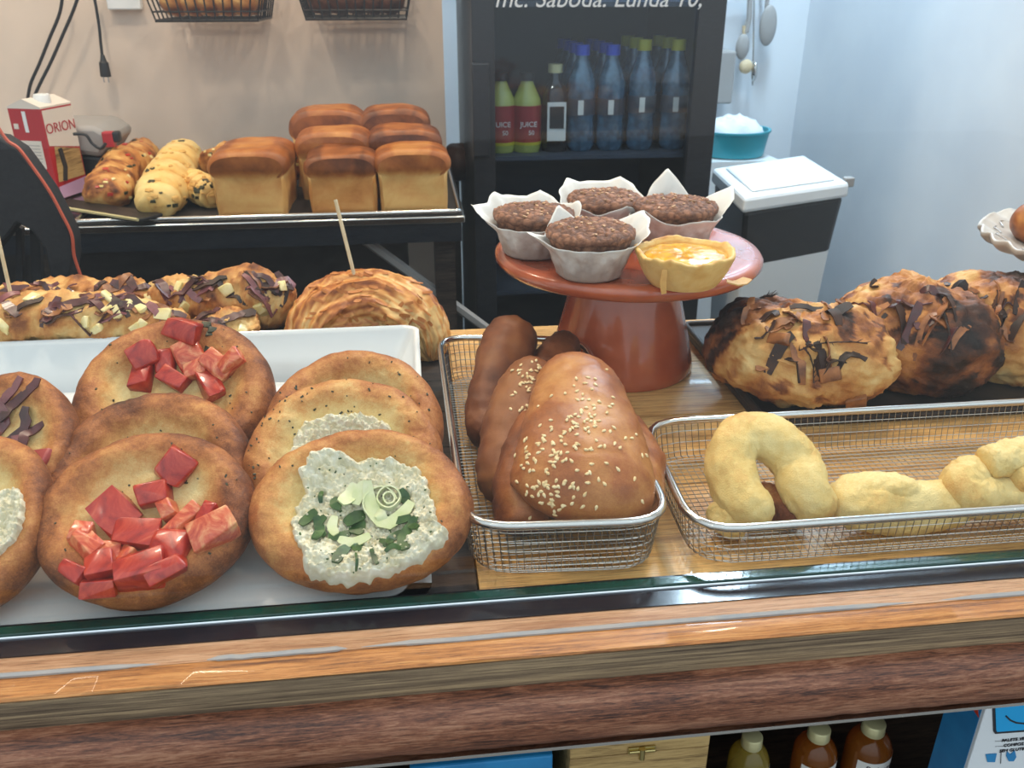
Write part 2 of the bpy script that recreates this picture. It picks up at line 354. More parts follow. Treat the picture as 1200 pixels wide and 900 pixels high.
def hull(rng, sx, sy, sz, n=12, jit=.35):
    bm = bmesh.new()
    for i in range(8):
        s = [(1 if i & 1 else -1), (1 if i & 2 else -1), (1 if i & 4 else -1)]
        bm.verts.new([a * b * (1 - jit * rng.random()) for a, b in zip(s, (sx / 2, sy / 2, sz / 2))])
    for i in range(n - 8):
        bm.verts.new([rng.uniform(-.5, .5) * sx, rng.uniform(-.5, .5) * sy, sz * .55 * rng.choice((-1, 1))])
    bmesh.ops.convex_hull(bm, input=bm.verts)
    for v in [v for v in bm.verts if not v.link_faces]: bm.verts.remove(v)
    bmesh.ops.dissolve_limit(bm, angle_limit=R(18), verts=bm.verts, edges=bm.edges)
    bmesh.ops.bevel(bm, geom=list(bm.edges), offset=min(sx, sy, sz) * .2, segments=2, affect='EDGES', profile=.6, clamp_overlap=True)
    bm.normal_update(); bm.verts.index_update(); vs = [v.co.copy() for v in bm.verts]; fs = [tuple(v.index for v in f.verts) for f in bm.faces]; bm.free(); return vs, fs
def piece(name, mat_, parent, vs, fs, loc, nrm, spin, rng=None, label=None):
    me = bpy.data.meshes.new(name); me.from_pydata(vs, [], fs); me.materials.append(mat_)
    me.polygons.foreach_set('use_smooth', [True] * len(me.polygons)); me.update()
    try: me.set_sharp_from_angle(angle=R(60))
    except Exception: pass
    o = bpy.data.objects.new(name, me); COL.objects.link(o); o.parent = parent; o.location = loc
    o.rotation_euler = (Vector(nrm).to_track_quat('Z', 'Y').to_matrix() @ Matrix.Rotation(spin, 3, 'Z')).to_euler()
    if label: o['label'] = label
    return o
def text(body, size, mat_, parent, loc, rot, name='lettering', ext=.0003, shear=0, align='CENTER', world=True):
    cu = bpy.data.curves.new(name, 'FONT'); cu.body = body; cu.size = size; cu.extrude = ext; cu.align_x = align; cu.shear = shear; cu.align_y = 'CENTER'
    t = bpy.data.objects.new(name, cu); COL.objects.link(t); dg = bpy.context.evaluated_depsgraph_get(); dg.update()
    me = bpy.data.meshes.new_from_object(t.evaluated_get(dg)); bpy.data.objects.remove(t, do_unlink=True); me.materials.clear(); me.materials.append(mat_)
    o = bpy.data.objects.new(name, me); COL.objects.link(o); o.rotation_euler = rot
    o.location = Vector(loc) - (parent_loc(parent) if world else Vector((0, 0, 0))); 
    if parent: o.parent = parent
    return o

def x_at(px, y, z):
    """x so that the point (x, y, z) projects to pixel column px"""
    k = (px - 600) / FPX; dy, dz = y - CAM.y, z - CAM.z
    # dot(v,RT) = k * dot(v,FW)
    return (k * (dy * FW.y + dz * FW.z) - (dy * RT.y + dz * RT.z)) / (RT.x - k * FW.x) + CAM.x
# =================================================================== SETTING
WX = 1.29; CZ = 1.6; FZ = -.9; YB = 1.5; YD = 2.35
xs = P(521, 100, y=YB).x
struct(MB().bounds((-2.4, .55, FZ - .05), (WX + .1, YD + .1, FZ)).build('floor', M['floor'], smooth=False))
struct(MB().bounds((-2.4, .10, CZ), (WX + .1, YD + .1, CZ + .08)).build('ceiling', M['ceiling'], smooth=False))
struct(MB().bounds((-2.4, YB, FZ), (xs, YB + .1, CZ)).build('wall_back', M['wall'], smooth=False))
struct(MB().bounds((xs - .1, YB + .1, FZ), (xs, YD, CZ)).build('wall_return', M['wall'], smooth=False))
struct(MB().bounds((xs - .1, YD, FZ), (WX + .1, YD + .1, CZ)).build('wall_alcove', M['wallcool'], smooth=False))
struct(MB().bounds((WX, -.02, FZ), (WX + .1, YD, CZ)).build('wall_right', M['wallcool'], smooth=False))
struct(MB().bounds((-2.5, -.02, FZ), (-2.4, YD, CZ)).build('wall_left', M['wall'], smooth=False))
pv = MB().bounds((-6, -8, FZ - .12), (6, .0, FZ - .05)).build('pavement', M['pave'], smooth=False); struct(pv)
for i, (x, y, z, p, s) in enumerate(LAMPS):
    t = thing('ceiling_lamp', 'round recessed ceiling lamp, %s' % ['above the rustic loaves', 'above the tomato buns', 'above the cake stand', 'above the red carton'][i], 'lamp', (x, y, z))
    MB().lathe([(0, .04), (s / 2 + .02, .04), (s / 2 + .025, .0), (s / 2 + .01, -.004), (s / 2, .004), (0, .004)], 32).build('lamp_housing', M['white'], t, world=False)
    MB().lathe([(0, .003), (s / 2 - .002, .003), (s / 2 - .002, .002), (0, .002)], 32).build('lamp_disc', M['lamp'], t, world=False).location.z = -.001
# =================================================================== DISPLAY COUNTER (front frame, from the street side)
ct = thing('display_counter', 'wooden display counter frame with orange sill, grey edge and dark rounded rail', 'counter', (0, -.03, FZ))
X0, X1 = -1.15, WX - .005
y_ = lambda py, z: P(600, py, z=z).y
FO = -.0173; FZU = .014
yb = -.0217 + FO; yc = -.0392 + FO; ye = -.0580 + FO
zs = -.004 + FZU
MB().bounds((X0, yb, zs - .03), (X1, .010 + FO, zs)).build('channel', M['channel'], ct, smooth=False)['label'] = 'glossy black channel that holds the glass'
MB().tube([(X0, -.0042 + FO, zs + .0006), (X1, -.0042 + FO, zs + .0006)], .0010, 6).build('bright_trim', M['white_line'], ct)
# sill with slightly wavy worn edges
def strip(x0, x1, prof, n, wob, seed):
    vs = []; fs = []; k = len(prof)
    for i in range(n + 1):
        x = x0 + (x1 - x0) * i / n
        for j, (y, z, w) in enumerate(prof): vs.append((x, y + w * wob * fb((x, j, 0), 9, seed), z + w * wob * .6 * fb((x, j, 5), 14, seed)))
    for i in range(n):
        for j in range(k): fs.append((i * k + j, i * k + (j + 1) % k, (i + 1) * k + (j + 1) % k, (i + 1) * k + j))
    fs += [tuple(range(k)), tuple(n * k + j for j in range(k - 1, -1, -1))]
    return MB().add(vs, fs)
strip(X0, X1, [(yb, zs - .001, 0), (yb, zs - .026, 0), (yc - .0003, zs - .026, 0), (yc - .0003, zs - .0010, .5)], 200, .001, 1).build('pale_sill_strip', M['sillpale'], ct)
strip(X0, X1, [(yc, zs - .0015, 0), (yc, zs - .005, 0), (ye + .001, zs - .005, 0), (ye - .0002, zs - .0035, .4), (ye + .001, zs - .002, .8), (yc - .003, zs - .0015, .3)], 300, .0012, 2).build('orange_sill', M['sill'], ct)
sl = MB()
xx = X0
rs = random.Random(5)
while xx < X1:
    L = rs.uniform(.08, .4)
    if True:
        pts = [(xx + L * t / 12, yc + .0012 + .0008 * fb((xx + t * .1, 1, 0), 20), zs - .0012 + .0006 * fb((xx + t * .1, 3, 0), 30)) for t in range(13)]
        sl.tube(pts, lambda t: .0022 * max(.1, rnd_end(t, .1)), 6)
    xx += L + rs.uniform(-.01, .03)
sl.build('silicone_bead', M['silicone'], ct)
strip(X0, X1, [(ye + .0004, zs - .0052, .2), (ye + .024, zs - .0052, 0), (ye + .024, zs - .0300, 0), (ye + .0015, zs - .0300, .3), (ye + .0004, zs - .0275, .3)], 260, .001, 3).build('plywood_edge', M['ply'], ct)
# dark bullnose rail
zr = -.0375 + FZU + .0075 - .0005
prof = []
rt_ = [(0.0, zr), (-.020, zr - .000), (-.031, zr - .0006), (-.037, zr - .0032), (-.0415, zr - .009), (-.0440, zr - .0165), (-.0445, zr - .024), (-.0430, zr - .033), (-.0385, zr - .0385), (-.024, zr - .040), (0, zr - .040)]
n = 420; k = len(rt_); vs = []; fs = []
for i in range(n + 1):
    x = X0 + (X1 - X0) * i / n
    for j, (y, z) in enumerate(rt_):
        w = 1 if 1 < j < 9 else 0
        g = fb((x * .6, z * 6, 0), 14, 9); gn = fb((x * 3, z * 60 + x * 5, 1), 10, 11)
        vs.append((x, ye + .024 + y + w * (.0010 * g + .0006 * gn), z + w * .0005 * gn))
for i in range(n):
    for j in range(k): fs.append((i * k + j, i * k + (j + 1) % k, (i + 1) * k + (j + 1) % k, (i + 1) * k + j))
fs += [tuple(range(k)), tuple(n * k + j for j in range(k - 1, -1, -1))]
MB().add(vs, fs).build('rounded_rail', M['rail'], ct, sub=1)
MB().bounds((X0, ye - .0165, zr - .0430), (X1, ye - .010, zr - .0402)).build('steel_strip', M['steel'], ct, smooth=False)
# board planks and inner carcass
XB = P(537, 500, z=0).x
pb = [-.007, .13, .262, .395, .53]
for j in range(4):
    MB().bounds((XB, pb[j] + .0007, -.024), (X1, pb[j + 1] - .0007, 0 - .0003 * (j % 2))).build('plank', M['oak'], ct, smooth=False, bevel=.0008)
for j in range(7):
    MB().bounds((X0, -.007 + j * 0.0765 + .001, -.024), (XB - .001, -.007 + (j + 1) * 0.0765 - .001, -.0006 * (j % 2))).build('plank', M['darkwood'], ct, smooth=False, bevel=.0008)['label'] = 'dark stained plank'
MB().bounds((X0, .012, -.045), (X1, .53, -.025)).build('counter_top_support', M['dark'], ct, smooth=False)
MB().bounds((X0, .50, FZ + .01), (X1, .53, -.046)).build('back_panel', M['darkwood'], ct, smooth=False)
MB().bounds((X0, -.05, -.55), (X1, .499, -.53)).build('lower_shelf', M['darkwood'], ct, smooth=False)
MB().bounds((X0, -.05, FZ + .01), (X1, -.02, -.551)).build('kick_panel', M['darkwood'], ct, smooth=False)
# glass pane
gl = MB().bounds((X0, -.0026 + FO, zs + .0033), (X1, .0034 + FO, 1.05)).build('glass_pane', M['glass'], smooth=False)
tag(gl, 'large clear glass pane standing in front of all the pastries', 'glass pane')
MB().bounds((X0, -.0028 + FO, zs + .0002), (X1, .0046 + FO, zs + .0032)).build('glass_edge', M['glassedge'], ct, smooth=False)['label'] = 'green glass bottom edge'

# =================================================================== WHITE DISH
def rrect(x0, x1, y0, y1, r, n=8):
    pts = []
    for cx, cy, a0 in ((x1 - r, y1 - r, 0), (x0 + r, y1 - r, 90), (x0 + r, y0 + r, 180), (x1 - r, y0 + r, 270)):
        for i in range(n + 1):
            a = R(a0 + 90 * i / n); pts.append((cx + r * math.cos(a), cy + r * math.sin(a)))
    return pts
def resample(pts, m, closed=True):
    pts = [Vector(p) for p in pts]; q = pts + ([pts[0]] if closed else []); L = [0]
    for a, b in zip(q, q[1:]): L.append(L[-1] + (b - a).length)
    out = []; j = 0
    for i in range(m):
        s = L[-1] * i / (m if closed else m - 1)
        while j < len(L) - 2 and L[j + 1] < s: j += 1
        f = (s - L[j]) / max(1e-9, L[j + 1] - L[j]); out.append(q[j].lerp(q[j + 1], f))
    return out
DY1 = P(400, 388, z=.05).y; DX1 = P(491, 386, z=.05).x
dish = MB(); xl = -.86
lay = [(.030, .0005), (.030, .004), (.012, .030), (.001, .050), (0, .0535), (-.0025, .055), (-.0055, .0535), (.006, .033), (.026, .0060), (.05, .0042), (.14, .0040)]
vs = []; fs = []; base = None
for (ins, z) in lay:
    ins2 = ins + .0055; lp = rrect(xl + ins2, DX1 - ins2, -.0055 + ins2 * .3, DY1 - ins2, max(.004, .016 - ins * .2), 6); nn = len(lp)
    lo = min(z, .0042)
    for x, y in lp:
        w = max(0, min(1, (y - .02) / .26)); w = w * w * (3 - 2 * w); w = 1 if y > DY1 - .02 else w
        if x < xl + .05: w = 1 if y > .3 else w
        vs.append((x, y, lo + (z - lo) * w))
for i in range(len(lay) - 1):
    for k in range(nn): fs.append((i * nn + k, i * nn + (k + 1) % nn, (i + 1) * nn + (k + 1) % nn, (i + 1) * nn + k))
fs += [tuple(range(nn - 1, -1, -1)), tuple((len(lay) - 1) * nn + k for k in range(nn))]
DZ = .0004
dish.add([(v[0], v[1], v[2] + DZ) for v in vs], fs)
d = dish.build('serving_dish', M['porcelain'], bevel=0); tag(d, 'long white rectangular porcelain dish holding the round buns', 'dish')

# =================================================================== WIRE BASKETS
def basket(name, label, x0, x1, y0, y1, zr, zb, inset, cr, step, mat_w, mat_r, rr=.0035, quad=None, group=None, rimw=1.0, tub=.00042, foot=None):
    if quad: rim = quad
    else: rim = rrect(x0, x1, y0, y1, cr, 8)
    cen = Vector((sum(p[0] for p in rim) / len(rim), sum(p[1] for p in rim) / len(rim)))
    L = sum((Vector(a) - Vector(b)).length for a, b in zip(rim, rim[1:] + rim[:1])); m = int(L / step)
    rp = resample(rim, m)
    t = thing(name, label, 'basket', (cen.x, cen.y, zb), group=group)
    MB().tube([(p[0], p[1], zr) for p in resample(rim, 120)], rr, 10, True).build('rim', mat_r, t)
    hx = max(abs(p.x - cen.x) for p in rp); hy = max(abs(p.y - cen.y) for p in rp)
    def lev(p, f):      # f 0 rim .. 1 bottom
        fx = 1 - inset * f / hx; fy = 1 - inset * f / hy
        return Vector((cen.x + (p.x - cen.x) * fx, cen.y + (p.y - cen.y) * fy))
    prof = [(0, zr), (.25, zr - (zr - zb) * .35), (.5, zr - (zr - zb) * .7), (.68, zr - (zr - zb) * .92), (1.0, zb)]
    w = MB()
    for p in rp: w.tube([(*lev(p, f), z) for f, z in prof], tub, 4, caps=False)
    nr = max(3, int((zr - zb) / step)); lp72 = resample(rim, 72)
    for i in range(1, nr + 1):
        tt = i / nr; 
        f, z = interp(prof, min(tt, .999)); w.tube([(*lev(p, f), z) for p in lp72], tub, 4, True)
    w.build('wire_sides', mat_w, t, stuff=True)
    bl = [lev(p, 1) for p in rp]; w = MB()
    bx0 = min(p.x for p in bl); bx1 = max(p.x for p in bl); by0 = min(p.y for p in bl); by1 = max(p.y for p in bl)
    def clip(ax, v):
        hits = []
        for a, b in zip(bl, bl[1:] + bl[:1]):
            if (a[ax] - v) * (b[ax] - v) < 0: f = (v - a[ax]) / (b[ax] - a[ax]); hits.append(a[1 - ax] + f * (b[1 - ax] - a[1 - ax]))
        return (min(hits), max(hits)) if len(hits) >= 2 else None
    v = bx0 + step / 2
    while v < bx1:
        h = clip(0, v)
        if h: w.tube([(v, h[0], zb), (v, h[1], zb)], tub, 4, caps=False)
        v += step
    v = by0 + step / 2
    while v < by1:
        h = clip(1, v)
        if h: w.tube([(h[0], v, zb + tub), (h[1], v, zb + tub)], tub, 4, caps=False)
        v += step
    w.build('wire_bottom', mat_w, t, stuff=True)
    return t
def roundpoly(cs, r, n=7):
    out = []
    m = len(cs); cs = [Vector(c) for c in cs]
    for i in range(m):
        a, b, c = cs[i - 1], cs[i], cs[(i + 1) % m]; u = (a - b).normalized(); v = (c - b).normalized()
        p = b + u * r; q = b + v * r
        for j in range(n + 1):
            s = j / n; out.append(tuple(p * (1 - s) ** 2 + b * 2 * s * (1 - s) + q * s * s))
    return out
zr1 = .050
q1 = [P(514, 395, z=zr1), P(682, 398, z=zr1), P(800, 632, z=zr1), P(548, 641, z=zr1)]
dy = min(0, min(p.y for p in q1) - .004)
q1 = roundpoly([(p.x, p.y - (dy if p.y < .1 else 0)) for p in q1], .036)
bk1 = basket('wire_basket', 'narrow steel mesh basket holding the brown sesame-topped rolls', 0, 0, 0, 0, zr1, .0035, .007, .03, .0058, M['wire'], M['steel'], quad=q1)
zr2 = .040
q2 = [P(754, 497, z=zr2), P(1420, 457, z=zr2), P(1560, 575, z=zr2), P(812, 618, z=zr2)]
yb2 = sum(p.y for p in q2[:2]) / 2; yf2 = sum(p.y for p in q2[2:]) / 2
q2 = roundpoly([(q2[0].x, yb2), (q2[1].x - .05, yb2), (q2[1].x - .05, yf2), (q2[3].x, yf2)], .036)
bk2 = basket('wire_basket', 'wide steel mesh basket holding the pale cheese-dough rolls', 0, 0, 0, 0, zr2, .0035, .007, .03, .0062, M['wire'], M['steel'], quad=q2)
print('basket2 y', yb2, yf2, 'basket1', q1[0], 'dish', DX1, DY1)

# =================================================================== CAKE STAND
CS = Vector((x_at(735, .398, .14), .398, 0)); CH = .136
t = thing('cake_stand', 'round terracotta cake stand with thick plate and wide conical foot', 'cake stand', CS)
MB().lathe([(0, .002), (.072, .001), (.080, .0005), (.0825, .004), (.081, .012), (.076, .035), (.069, .062), (.062, .09), (.056, .110), (.053, .118), (0, .118)], 72).build('foot', M['terracotta'], t, world=False)
MB().lathe([(0, .1185), (.055, .1185), (.10, .119), (.132, .1215), (.141, .125), (.1455, .1305), (.1455, .1355), (.142, .1395), (.136, .1405), (.128, .1395), (.08, .1395), (0, .1395)], 96).build('plate', M['terracotta'], t, world=False)
CT = .1397
def muffin(px, py, label, seed, spin, peaks, s=1.0):
    p = P(px, py, z=CT); t = thing('muffin', label, 'muffin', (p.x, p.y, CT), (0, 0, spin), 'chocolate muffins in paper on the cake stand')
    def rf(a, r, z):
        return r * (1 + .012 * math.sin(5 * a + seed)), z
    pr = [(0, .002), (.026, .002), (.030, .004), (.0395, .036), (.0425, .040), (.043, .0435), (.040, .0465), (.032, .0485), (.02, .050), (0, .0505)]
    m = MB(); nu = 130; nn = 90; vs = []; fs = []; bkk = []
    for i in range(nn + 1):
        r, z = interp(pr, i / nn); r = max(r, 0) * s; z *= s
        for k in range(nu):
            a = 2 * math.pi * k / nu; q = Vector((r * math.cos(a), r * math.sin(a), z))
            cr = noise.voronoi(Vector((q.x, q.y, q.z)) * 125 + Vector((seed, 0, 0)))[0]; e = (cr[1] - cr[0])
            up = .0048 * (min(e, .35) - .17) if z > .036 * s else 0
            q.z += up + (.0018 * fb(q, 60, seed) if z > .036 * s else 0)
            vs.append(q); bkk.append(max(0, min(1, .72 - 1.3 * min(e, .4) + (0 if z > .036 else .15) + .1 * fb(q, 40, seed))))
    for i in range(nn):
        for k in range(nu): fs.append((i * nu + k, i * nu + (k + 1) % nu, (i + 1) * nu + (k + 1) % nu, (i + 1) * nu + k))
    m.add(vs, fs, bkk); b = bvh_of(m); m.build('cake', M['muffin'], t, world=False)
    rg = random.Random(seed); oc = MB()
    for _ in range(26):
        a = rg.uniform(0, 6.28); r = .036 * s * math.sqrt(rg.random()); h, nr = drop(b, r * math.cos(a), r * math.sin(a))
        if h: oc.box(h + Vector((0, 0, .0004)), (rg.uniform(.002, .005), rg.uniform(.0015, .003), .0012), (rg.uniform(-.3, .3), rg.uniform(-.3, .3), rg.uniform(0, 3)))
    oc.build('oat_flakes', M['seedcrumb'], t, world=False, stuff=True, smooth=False)
    # paper: square folded cup, peaks given as (angle, height, out)
    vs = []; fs = []; nu = 120; nv = 18
    def rim(a):
        h = .035; o = .005
        for (pa, ph, po, pw) in peaks:
            dd = abs((a - R(pa) + math.pi) % (2 * math.pi) - math.pi); w = max(0, 1 - dd / pw); h += ph * w; o += po * w
        return h, o
    for i in range(nv + 1):
        f = i / nv
        for k in range(nu):
            a = 2 * math.pi * k / nu; h, o = rim(a); cr = .0012 * math.sin(14 * a + seed) * f + .0014 * fb((a * 3, f * 2, seed), 1.2, seed)
            z = .001 + f * h * s; wall = .029 + .0125 * min(1, z / (.038 * s)); r = (wall + .0016) * s + cr + o * max(0, (f - .55) / .45) ** 1.5
            if f == 0: r = .0285 * s
            vs.append((r * math.cos(a), r * math.sin(a), z))
    for i in range(nv):
        for k in range(nu): fs.append((i * nu + k, i * nu + (k + 1) % nu, (i + 1) * nu + (k + 1) % nu, (i + 1) * nu + k))
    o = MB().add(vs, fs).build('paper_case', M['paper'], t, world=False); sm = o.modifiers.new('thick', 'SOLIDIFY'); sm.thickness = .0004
    return t
# peak angles are in the muffin's own frame (0 = right, 90 = away, 270 = towards the street)
muffin(707, 277, 'chocolate muffin in white paper at the back of the cake stand', 3, 0, [(60, .022, .010, .9), (125, .022, .012, .9), (215, .012, .006, .5), (285, .010, .003, .6), (340, .014, .006, .5)])
muffin(625, 297, 'chocolate muffin in torn white paper at the left edge of the cake stand', 5, 0, [(75, .020, .010, .8), (130, .022, .012, .7), (175, .018, .018, .5), (320, .014, .008, .5), (20, .016, .006, .5)])
muffin(788, 290, 'chocolate muffin whose paper rises in a tall point, at the right of the cake stand', 8, 0, [(85, .036, .008, .65), (15, .024, .022, .6), (215, .012, .005, .5), (285, .004, .002, .5)], 1.05)
muffin(690, 322, 'chocolate muffin in crumpled white paper at the front of the cake stand', 11, 0, [(115, .022, .006, .5), (190, .012, .016, .55), (25, .020, .018, .6), (350, .008, .008, .5), (270, .0, -.002, 1.0)], 1.02)
# custard tart
p = P(800, 332, z=CT); t = thing('custard_tart', 'small custard tart with frilled pastry and yellow filling on the cake stand', 'tart', (p.x, p.y, CT))
def rf(a, r, z):
    w = max(0, (z - .022) / .012); return r * (1 + .018 * w * math.sin(7 * a + 1) + .03 * w * nz((a * 2, 0), 1.3, 4) + .015 * nz((a * 3, z * 80), 1, 2)), z + -.001 * w + .0012 * w * math.sin(5 * a) + .0022 * w * nz((a * 4, 1), 1.5, 9)
MBt = MB(); prt = [(0, .001), (.028, .001), (.033, .003), (.039, .012), (.0445, .024), (.0475, .031), (.0475, .034), (.0445, .0345), (.041, .031), (.037, .026), (0, .025)]
fine = [interp(prt, i / 40) for i in range(41)]; fine = [(max(0, r), z) for r, z in fine]
MBt.lathe(fine, 90, rfn=rf); MBt.bake = [max(0, min(1, .15 + 30 * max(0, v.z - .028) * .8 + .35 * abs(fb(v, 60, 2)))) for v in MBt.v]
MBt.build('pastry_case', M['pastry'], t, world=False)
mc = MB(); cp = [(0, .0315), (.012, .032), (.024, .0315), (.034, .030), (.0385, .0275), (.037, .024), (0, .0235)]
mc.lathe([interp(cp, i / 24) if i < 24 else cp[-1] for i in range(25)], 60, rfn=lambda a, r, z: (max(0, r), z + .0012 * fb((r * math.cos(a), r * math.sin(a)), 90, 3)))
mc.build('custard', M['custard'], t, world=False)
fl = MB(); fl2 = MB(); fl.ribbon([(.040, -.010, .004), (.048, -.012, .002), (.056, -.008, .0015), (.064, -.002, .003)], (0, 0, 1), .014, .0012); fl2.ribbon([(-.03, -.036, .026), (-.032, -.040, .015), (-.030, -.039, .004)], (0, -1, 0), .006, .0015)
fl.build('pastry_flake', M['pastry'], t, world=False); fl2.build('pastry_flake', M['pastry'], t, world=False)

# =================================================================== SCALLOPED PLATE ON STAND (right)
pz = .115; pc = P(1330, 284, z=pz + .024); t = thing('cake_stand', 'white stoneware stand with scalloped rim at the right edge', 'cake stand', (pc.x, pc.y, 0))
ra = (1330 - 1168) * mpp(pc)
MB().lathe([(0, .001), (.055, .001), (.058, .006), (.04, .02), (.02, .05), (.018, .09), (.03, pz - .004), (0, pz - .004)], 48).build('foot', M['stone'], t, world=False)
def sc(a, r, z):
    w = max(0, (r / ra - .55) / .45); return r * (1 + .022 * w * abs(math.sin(13 * a)) * 1.0), z + .002 * w * math.cos(26 * a)
pp = [(0, pz - .004), (.05, pz - .003), (.09, pz + .002), (ra * .9, pz + .013), (ra * .985, pz + .021), (ra, pz + .026), (ra * .985, pz + .0285), (ra * .93, pz + .024), (ra * .72, pz + .013), (ra * .5, pz + .006), (0, pz + .005)]
MB().lathe([interp(pp, i / 60) if i < 60 else pp[-1] for i in range(61)], 156, rfn=lambda a, r, z: sc(a, max(0, r), z)).build('plate', M['stone'], t, world=False)
for fr, w in ((.88, .03), (.66, .02)):
    pts = []
    for k in range(312):
        a = 2 * math.pi * k / 312; r = ra * fr * (1 + w * math.sin(26 * a)); 
        zz = [z for (r1, z1), (r2, z2) in zip(pp[6:], pp[7:]) for z in [z1 + (z2 - z1) * (r1 - r) / (r1 - r2 + 1e-9)] if r2 <= r <= r1]
        pts.append((r * math.cos(a), r * math.sin(a), (zz[0] if zz else pz + .012) + .0002))
    MB().tube(pts, .0008, 5, True).build('glaze_line', M['stonewave'], t, world=False)
bpos = P(1215, 258, z=pz + .035)

print('Q1', q1[3], q1[12], q1[20], q1[28], 'CS', CS, 'rim', min(p[1] for p in q1), min(p[1] for p in q2))
# =================================================================== ROUND BUNS
RNG = random.Random(12)
def bun(label, px, py_top, k, rx_px, ry, incl, yaw, seed, roll=0.0, pale=0.0, brown=0.0, th=1.0, spots=0, group='round topped buns in the white dish', py_bot=None, y0=-.0015, gap=.030):
    """disc number k (0 nearest the glass) of a shingled column; py_top is where its upper edge shows"""
    a_ = R(incl); nv = Vector((0, -math.sin(a_), math.cos(a_))); uv = Vector((0, math.cos(a_), math.sin(a_)))
    Q = Vector((0, y0, .0048)) + nv * .012 - nv * gap * k; Q = Vector((0, y0 + (k * gap) / math.sin(a_) * .0, Q.z)) if False else Q
    d = P(px, py_top + 5, d=1) - CAM; tt = (Q - CAM).dot(nv) / d.dot(nv); top = CAM + d * tt
    if ry is None: ry = (top.y - y0 + .012 * math.sin(a_)) / math.cos(a_) / 2
    c = top - uv * ry; rx = rx_px * mpp(c); c.x = x_at(px, c.y, c.z)
    t = thing('round_bun', label, 'bun', c, (R(incl), R(roll), R(yaw)), group)
    pr = [(0, -.010), (.5, -.0105), (.86, -.010), (.955, -.0065), (.993, -.001), (1.0, .004), (.985, .010), (.945, .0155), (.88, .0192), (.79, .0205), (.70, .0185), (.61, .0135), (.52, .0095), (.42, .0080), (.25, .0072), (0, .007)]
    nn = 60; nu = 150; vs = []; fs = []; bk = []
    for i in range(nn + 1):
        r, h = interp(pr, i / nn); r = max(0, r); h *= th
        for k in range(nu):
            a = 2 * math.pi * k / nu; ca, sa = math.cos(a), math.sin(a)
            rr = r * (1 + .030 * nz((ca * 1.0, sa * 1.0), 1.3, seed) + .012 * nz((ca, sa), 4, seed + 3) * r)
            x, y = rx * rr * ca, ry * rr * sa
            w = max(0, min(1, (r - .25) / .4))
            hh = h + (.0045 * nz((ca * 1.2, sa * 1.2, r * 1.5), 1.2, seed + 5) + .0020 * fb((x, y, h), 55, seed)) * (w if h > -.004 else .2)
            vs.append(Vector((x, y, hh)))
            inner = max(0, min(1, (r - .50) / .26)); top = 1 if h > 0 else .8
            b = .06 + inner * .48 + .18 * max(0, (r - .85) / .15) + .16 * fb((x, y, 1), 30, seed + 1) + .12 * nz((ca * 1.5, sa * 1.5), 1, seed + 8)
            if i < nn * .35: b = .7
            bk.append(max(0, min(1, b - pale + brown)))
    for i in range(nn):
        for k in range(nu): fs.append((i * nu + k, i * nu + (k + 1) % nu, (i + 1) * nu + (k + 1) % nu, (i + 1) * nu + k))
    m = MB().add(vs, fs, bk); m.build('crust', M['bun'], t, world=False); b = bvh_of(m)
    if spots:
        rg = random.Random(seed); sp = MB()
        for _ in range(spots):
            a = rg.uniform(0, 6.28); q = .95 * math.sqrt(rg.uniform(.05, 1)); h, nr = drop(b, rx * q * math.cos(a), ry * q * math.sin(a))
            if h: 
                s_ = rg.uniform(.0005, .0015); sp.box(h + nr * .0002, (s_ * rg.uniform(1, 2.2), s_, .0010), (rg.uniform(-.3, .3), rg.uniform(-.3, .3), rg.uniform(0, 3)))
        sp.build('herb_flakes', M['herb'], t, world=False, stuff=True, smooth=False)
    t['_rx'] = rx; t['_ry'] = ry
    print('bun', label[:30], [round(x, 3) for x in c], 'rx', round(rx, 3))
    return t, b, rx, ry
def tomato(t, b, rx, ry, lst, seed, hgt=.012):
    rg = random.Random(seed)
    for (u, v, w, h, ang, kind) in lst:
        p, nr = drop(b, u * rx, v * ry)
        if p is None: continue
        vs, fs = hull(rg, w * rx * 1.08, h * ry * 1.08, hgt * rg.uniform(1.0, 1.6), 14, .34)
        nrm = (nr + Vector((rg.uniform(-.3, .3), rg.uniform(-.35, .15), .5))).normalized()
        piece('tomato_piece', M['tomato'] if kind == 0 else M['tomato_pale'], t, vs, fs, p + Vector((0, 0, hgt * .30)), nrm, R(ang))
def fromcrop(lst, cx, cy, rx, ry): return [((x - cx) / rx, -(y - cy) / ry, w / rx, h / ry, a, k) for (x, y, w, h, a, k) in lst]
# rear to front, tomato column
t, b, rx, ry = bun('round bun with tomato chunks at the back, propped against the dish rim', 208, 378, 2, 113, .080, 33, 0, 61, brown=.10, th=1.1, spots=26)
tomato(t, b, rx, ry, fromcrop([(870, 385, 190, 100, 12, 0), (900, 480, 150, 140, 10, 1), (690, 490, 130, 120, 0, 0), (785, 515, 100, 130, 5, 0), (1035, 550, 150, 110, -35, 1), (830, 600, 150, 80, -8, 0), (1000, 640, 190, 100, -10, 0), (930, 565, 110, 80, 0, 1), (690, 580, 150, 90, 0, 0), (1110, 560, 70, 120, 0, 1)], 840, 680, 450, 410), 5, .013)
for (u, v) in ((.30, .78), (.34, .66), (.33, .52), (.37, .70), (-.18, .55)):
    p, nr = drop(b, u * rx, v * ry)
    if p: hv, hf = hull(RNG, .009, .007, .002, 10, .5); MB().add([q + p for q in hv], hf).build('herb_patch', M['herb'], t, world=False)
bun('plain-looking brown bun squeezed between the two tomato buns', 180, 463, 1, 119, .078, 33, 0, 23, brown=.18, spots=18)
t, b, rx, ry = bun('round bun heaped with red tomato chunks at the front of the dish', 175, 510, 0, 123, None, 33, 2, 7, brown=.10, spots=24)
